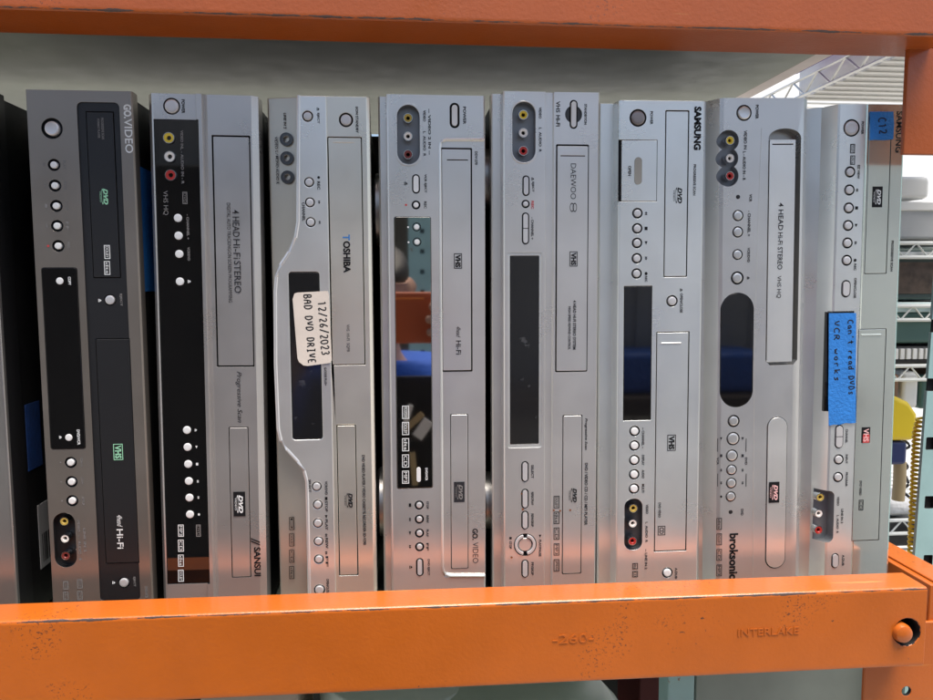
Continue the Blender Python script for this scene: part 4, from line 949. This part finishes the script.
bm = bmesh.new(); box(bm, -.05, -.10, .2, .05, -.085, .26); part('mouth', r, bm, M['black'], .003)
p = at(682, 672, .10)
bm = bmesh.new(); box(bm, -.014, 0, 0, .014, .03, p.z); simple('short_post', 'pale teal post standing below the lower beam', 'post', bm, M['teal'], .002, (p.x, .10, 0))
p, q = at(696, 660, .14), at(905, 800, .14)
bm = bmesh.new(); box(bm, 0, 0, 0, q.x-p.x, .02, p.z-q.z+.3); simple('steel_panel', 'dull grey green steel panel below the right end of the lower beam', 'panel', bm, mat('dull grey green steel', (.22, .25, .225), .4, .3, vary=(5, .2)), .002, (p.x, .14, q.z-.3))
p, q = at(640, 672, .3), at(668, 760, .3)
bm = bmesh.new(); box(bm, 0, 0, 0, q.x-p.x, .1, p.z-q.z); simple('carton', 'dark red box between the round tub and the teal post', 'box', bm, mat('dark red card', (.12, .02, .02), .6), .002, (p.x, .3, q.z))
p, q = at(200, 696, .2), at(300, 790, .2)
bm = bmesh.new(); box(bm, 0, 0, 0, q.x-p.x, .15, p.z-q.z); simple('carton', 'beige box below the lower beam towards the left', 'box', bm, mat('beige card', (.4, .33, .26), .7), .003, (p.x, .2, q.z))
bm = bmesh.new(); box(bm, -1.2, .42, 0, .33, .45, DECK_Z-.02)  # added sheet keeps the space under the shelf dark
simple('bay_dark_sheet', 'dark sheet added below the recorders to darken the bay', 'sheet', bm, mat('dark panel', (.02, .025, .023), .6), .002)

# ------------------------------------------------------------------ what the display windows mirror: the photographer
bm = bmesh.new()
P = rr(.95, CAM.z-.52, 1.75, CAM.z-.33, .05)
prism(bm, P, -3.15, -2.8); simple('tarp_bundle', 'blue tarp bundle on the bench across the aisle', 'tarp', bm, mat('blue tarp', (.015, .10, .42), .5, bump=(8, .8, .03)), .03)
bm = bmesh.new(); box(bm, -1.6, -3.17, CAM.z-.60, 2.2, -2.7, CAM.z-.521); box(bm, -1.5, -3.1, 0, -1.42, -2.75, CAM.z-.60); box(bm, 2.0, -3.1, 0, 2.08, -2.75, CAM.z-.60)
simple('bench', 'dark wooden bench along the wall across the aisle', 'bench', bm, wd, .004)
bm = bmesh.new(); profile(bm, [(.035, -1.75), (.125, -1.75), (.125, -1.69), (.035, -1.69)], 0, 2.6)
c = bmesh.new()
for k in range(40): prism(c, rr(.070, .2+.06*k, .082, .212+.06*k, .002, 2), -1.70, -1.6)
simple('rack_upright', 'pale teal perforated post standing across the aisle', 'rack post', bm, M['teal'], .002, cuts=[(c, [M['dark_hole']])])
bm = bmesh.new(); box(bm, -1.5, -2.9, 0, .055, -2.4, 2.05)
c = bmesh.new()
simple('cabinet', 'dark brown steel cabinet standing across the aisle behind the photographer', 'cabinet', bm, mat('dark brown cabinet paint', (.055, .045, .032), .5, vary=(4, .2)), .006)
def skin(name, parent, m, V, E, sub=2, root=0):
    me = bpy.data.meshes.new(name); me.from_pydata([v[:3] for v in V], E, []); o = bpy.data.objects.new('tmp', me); C.objects.link(o)
    md = o.modifiers.new('s', 'SKIN'); md.use_smooth_shade = True
    if not me.skin_vertices: bpy.context.view_layer.objects.active = o
    if not me.skin_vertices: me.attributes  # layer is made by the modifier
    sl = me.skin_vertices[0].data
    for i, v in enumerate(V):
        r_ = v[3] if isinstance(v[3], tuple) else (v[3], v[3]); sl[i].radius = r_; sl[i].use_root = (i == root)
    sb = o.modifiers.new('u', 'SUBSURF'); sb.levels = sub; sb.render_levels = sub
    dg = bpy.context.evaluated_depsgraph_get(); dg.update(); out = bpy.data.meshes.new_from_object(o.evaluated_get(dg), depsgraph=dg)
    bpy.data.objects.remove(o); bpy.data.meshes.remove(me); out.name = name
    for p_ in out.polygons: p_.use_smooth = True
    out.materials.clear(); out.materials.append(m)
    return link(name, out, parent)
cz = CAM.z; sk = mat('skin', (.42, .24, .17), .5, vary=(20, .08))
per = thing('person', (-.05, -1.0, 0), 'person in blue shirt and black apron photographing the recorders with an orange phone', 'person')
def W(x, y, z, r): return (x+.05, y+1.0, z, r)
V = [W(-.05, -1.02, .93, .11), W(-.05, -1.02, 1.12, .10), W(-.05, -1.0, cz-.29, .11), W(-.05, -.99, cz-.19, .07), W(-.05, -.975, cz-.12, .052), W(-.05, -.955, cz-.055, (.070, .085)), W(-.05, -.955, cz+.02, (.073, .088)),
 W(.12, -.99, cz-.21, .055), W(.20, -.88, cz-.42, .042), W(.13, -.72, cz-.17, .027), W(.10, -.675, cz-.09, (.030, .016)),
 W(-.22, -.99, cz-.21, .055), W(-.31, -.88, cz-.42, .042), W(-.20, -.72, cz-.17, .027), W(-.13, -.675, cz-.09, (.030, .016)),
 W(.04, -1.02, .84, .075), W(.05, -1.0, .48, .062), W(.06, -1.03, .09, .042), W(.06, -.92, .035, .035),
 W(-.14, -1.02, .84, .075), W(-.15, -1.0, .48, .062), W(-.16, -1.03, .09, .042), W(-.16, -.92, .035, .035)]
E = [(0,1),(1,2),(2,3),(3,4),(4,5),(5,6),(2,7),(7,8),(8,9),(9,10),(2,11),(11,12),(12,13),(13,14),(0,15),(15,16),(16,17),(17,18),(0,19),(19,20),(20,21),(21,22)]
for sx, hand in ((1, 10), (-1, 14)):
    hx = .095 if sx == 1 else -.125
    for k in range(4):      # fingers come round the end of the phone and lie on its back
        z = cz-.045-.021*k; i = len(V); ln = (.030, .036, .034, .024)[k]
        V += [W(hx, -.660, z-.004, .010), W(hx-sx*.010, -.636, z, .0088), W(hx-sx*(.014+ln), -.632, z+.003, .0078)]
        E += [(hand, i), (i, i+1), (i+1, i+2)]
    i = len(V); V += [W(hx, -.685, cz-.105, .012), W(hx-sx*.03, -.672, cz-.088, .010), W(hx-sx*.05, -.664, cz-.078, .0085)]; E += [(hand, i), (i, i+1), (i+1, i+2)]
i = len(V); V += [W(-.05, -.873, cz-.03, .012), W(-.05, -.862, cz-.045, .013)]; E += [(5, i), (i, i+1)]
for sx in (-1, 1): i = len(V); V += [W(-.05+sx*.075, -.97, cz-.015, (.010, .02)), W(-.05+sx*.086, -.978, cz+.0, (.006, .02))]; E += [(6, i), (i, i+1)]
body = skin('body', per, sk, V, E)
skin('shirt', per, mat('blue shirt cloth', (.02, .10, .50), .8, bump=(60, .4, .004)), [W(-.05, -1.02, .92, .15), W(-.05, -1.0, cz-.29, .145), W(-.05, -.985, cz-.175, .08), W(.12, -.99, cz-.205, .070), W(.165, -.93, cz-.32, .062), W(-.22, -.99, cz-.205, .070), W(-.265, -.93, cz-.32, .062)], [(0,1),(1,2),(1,3),(3,4),(1,5),(5,6)])
skin('trousers', per, mat('black trouser cloth', (.015, .015, .017), .85), [W(-.05, -1.02, .95, .14), W(.04, -1.02, .80, .10), W(.05, -1.0, .48, .078), W(.06, -1.03, .10, .060), W(-.14, -1.02, .80, .10), W(-.15, -1.0, .48, .078), W(-.16, -1.03, .10, .060)], [(0,1),(1,2),(2,3),(0,4),(4,5),(5,6)])
for sx in (-1, 1):
    bm = bmesh.new(); bmesh.ops.create_uvsphere(bm, u_segments=16, v_segments=10, radius=.012)
    for v_ in bm.verts: v_.co += Vector((sx*.028, .118, cz-.005))
    ey = part('eye', per, bm, M['white'], 0); bm = bmesh.new(); lathe(bm, 0, 0, [(0, .0), (.005, .0)], 14)
    for v_ in bm.verts: v_.co = Vector((v_.co.x+sx*.028, .1305, v_.co.z+cz-.006))
    part('iris', ey, bm, M['dark_hole'], 0)
bm = bmesh.new(); prism(bm, rr(-.022, cz-.068, .022, cz-.062, .003), .10, .119); part('lips', per, bm, mat('lips', (.35, .12, .10), .5), .002)
bm = bmesh.new()
ap = [(-.12, cz-.185), (.13, cz-.185), (.15, cz-.36), (.17, 1.05), (.19, .70), (-.19, .70), (-.17, 1.05), (-.15, cz-.36)]
prism(bm, ap, .125, .133); part('apron', per, bm, mat('black apron cloth', (.012, .012, .013), .85), .003)
skin('hair', per, mat('dark hair', (.015, .011, .009), .6), [W(-.05, -.985, cz-.04, (.078, .07)), W(-.05, -.975, cz+.035, (.086, .092)), W(-.05, -.96, cz+.055, (.070, .08))], [(0,1),(1,2)])
bm = bmesh.new(); prism(bm, rr(-.085, cz-.104, .072, cz-.019, .012), -.660, -.651)
c = bmesh.new(); prism(c, rr(-.062, cz-.030, .05, cz-.0275, .001), -.70, -.6515)
ph = simple('phone', 'orange cased phone held level by the photographer', 'phone', bm, mat('orange phone case', (.48, .10, .03), .5), .003)
bm = bmesh.new(); prism(bm, rr(-.06, cz-.031, .045, cz-.028, .001), -.6508, -.6500); part('case_stripe', ph, bm, mat('bright orange rubber', (.85, .25, .05), .5), .0004)


def rod(name, label, a, b, w_, m, Y=-.862):
    def mp(px, py): return Vector(((px-398)/515, Y, cz-(py-280)/515))
    p_, q_ = mp(*a), mp(*b); dd = (q_-p_).normalized(); nn = Vector((-dd.z, 0, dd.x))*w_/2
    bm = bmesh.new(); prism(bm, [(v_.x, v_.z) for v_ in (p_+nn, q_+nn, q_-nn, p_-nn)], Y-.004, Y+.004); simple(name, label, name.replace('_', ' '), bm, m, .0015)
rod('marker_pen', 'thin white marker tucked in the front of the black apron', (411, 404), (404, 428), .010, pw)
rod('paint_scraper', 'wide white scraper tucked in the front of the black apron', (429, 420), (417, 437), .022, pw)
rod('wooden_stick', 'tan wooden stick tucked between the white pen and the scraper', (423, 413), (404, 430), .012, bpy.data.materials['tan wood'])
rod('folding_rule', 'tan folding rule hanging low on the black apron', (412, 452), (415, 486), .012, bpy.data.materials['tan wood'])

# more goods on the white shelving
o, a_, b_ = crate(899, 176, 930, 199, 'storage_bin', 'low white bin stacked on the frosted grey bin lid', 'bin', pw, .2, .008)
for q_, (x0_, x1_, y0_, mm_, lb_) in enumerate(((921, 934, 376, 'dark green plastic', 'narrow dark green box right of the off-white carton'), (936, 960, 370, 'brown card', 'wide brown carton at the right end of its tier'))):
    o, a_, b_ = crate(x0_, y0_, x1_, 409, 'carton', lb_, 'box', bpy.data.materials[mm_])
bm = bmesh.new(); P = []
for k in range(60):
    c_ = PX(899+3*math.sin(k*.35)+k*.15, 410+k*1.55, .50); P.append((c_.x, .50+.01*math.sin(k*.5), c_.z))
tube(bm, P, .0022, 7); simple('black_cable', 'thin black cable hanging loosely behind the yellow case', 'cable', bm, M['black'], 0)
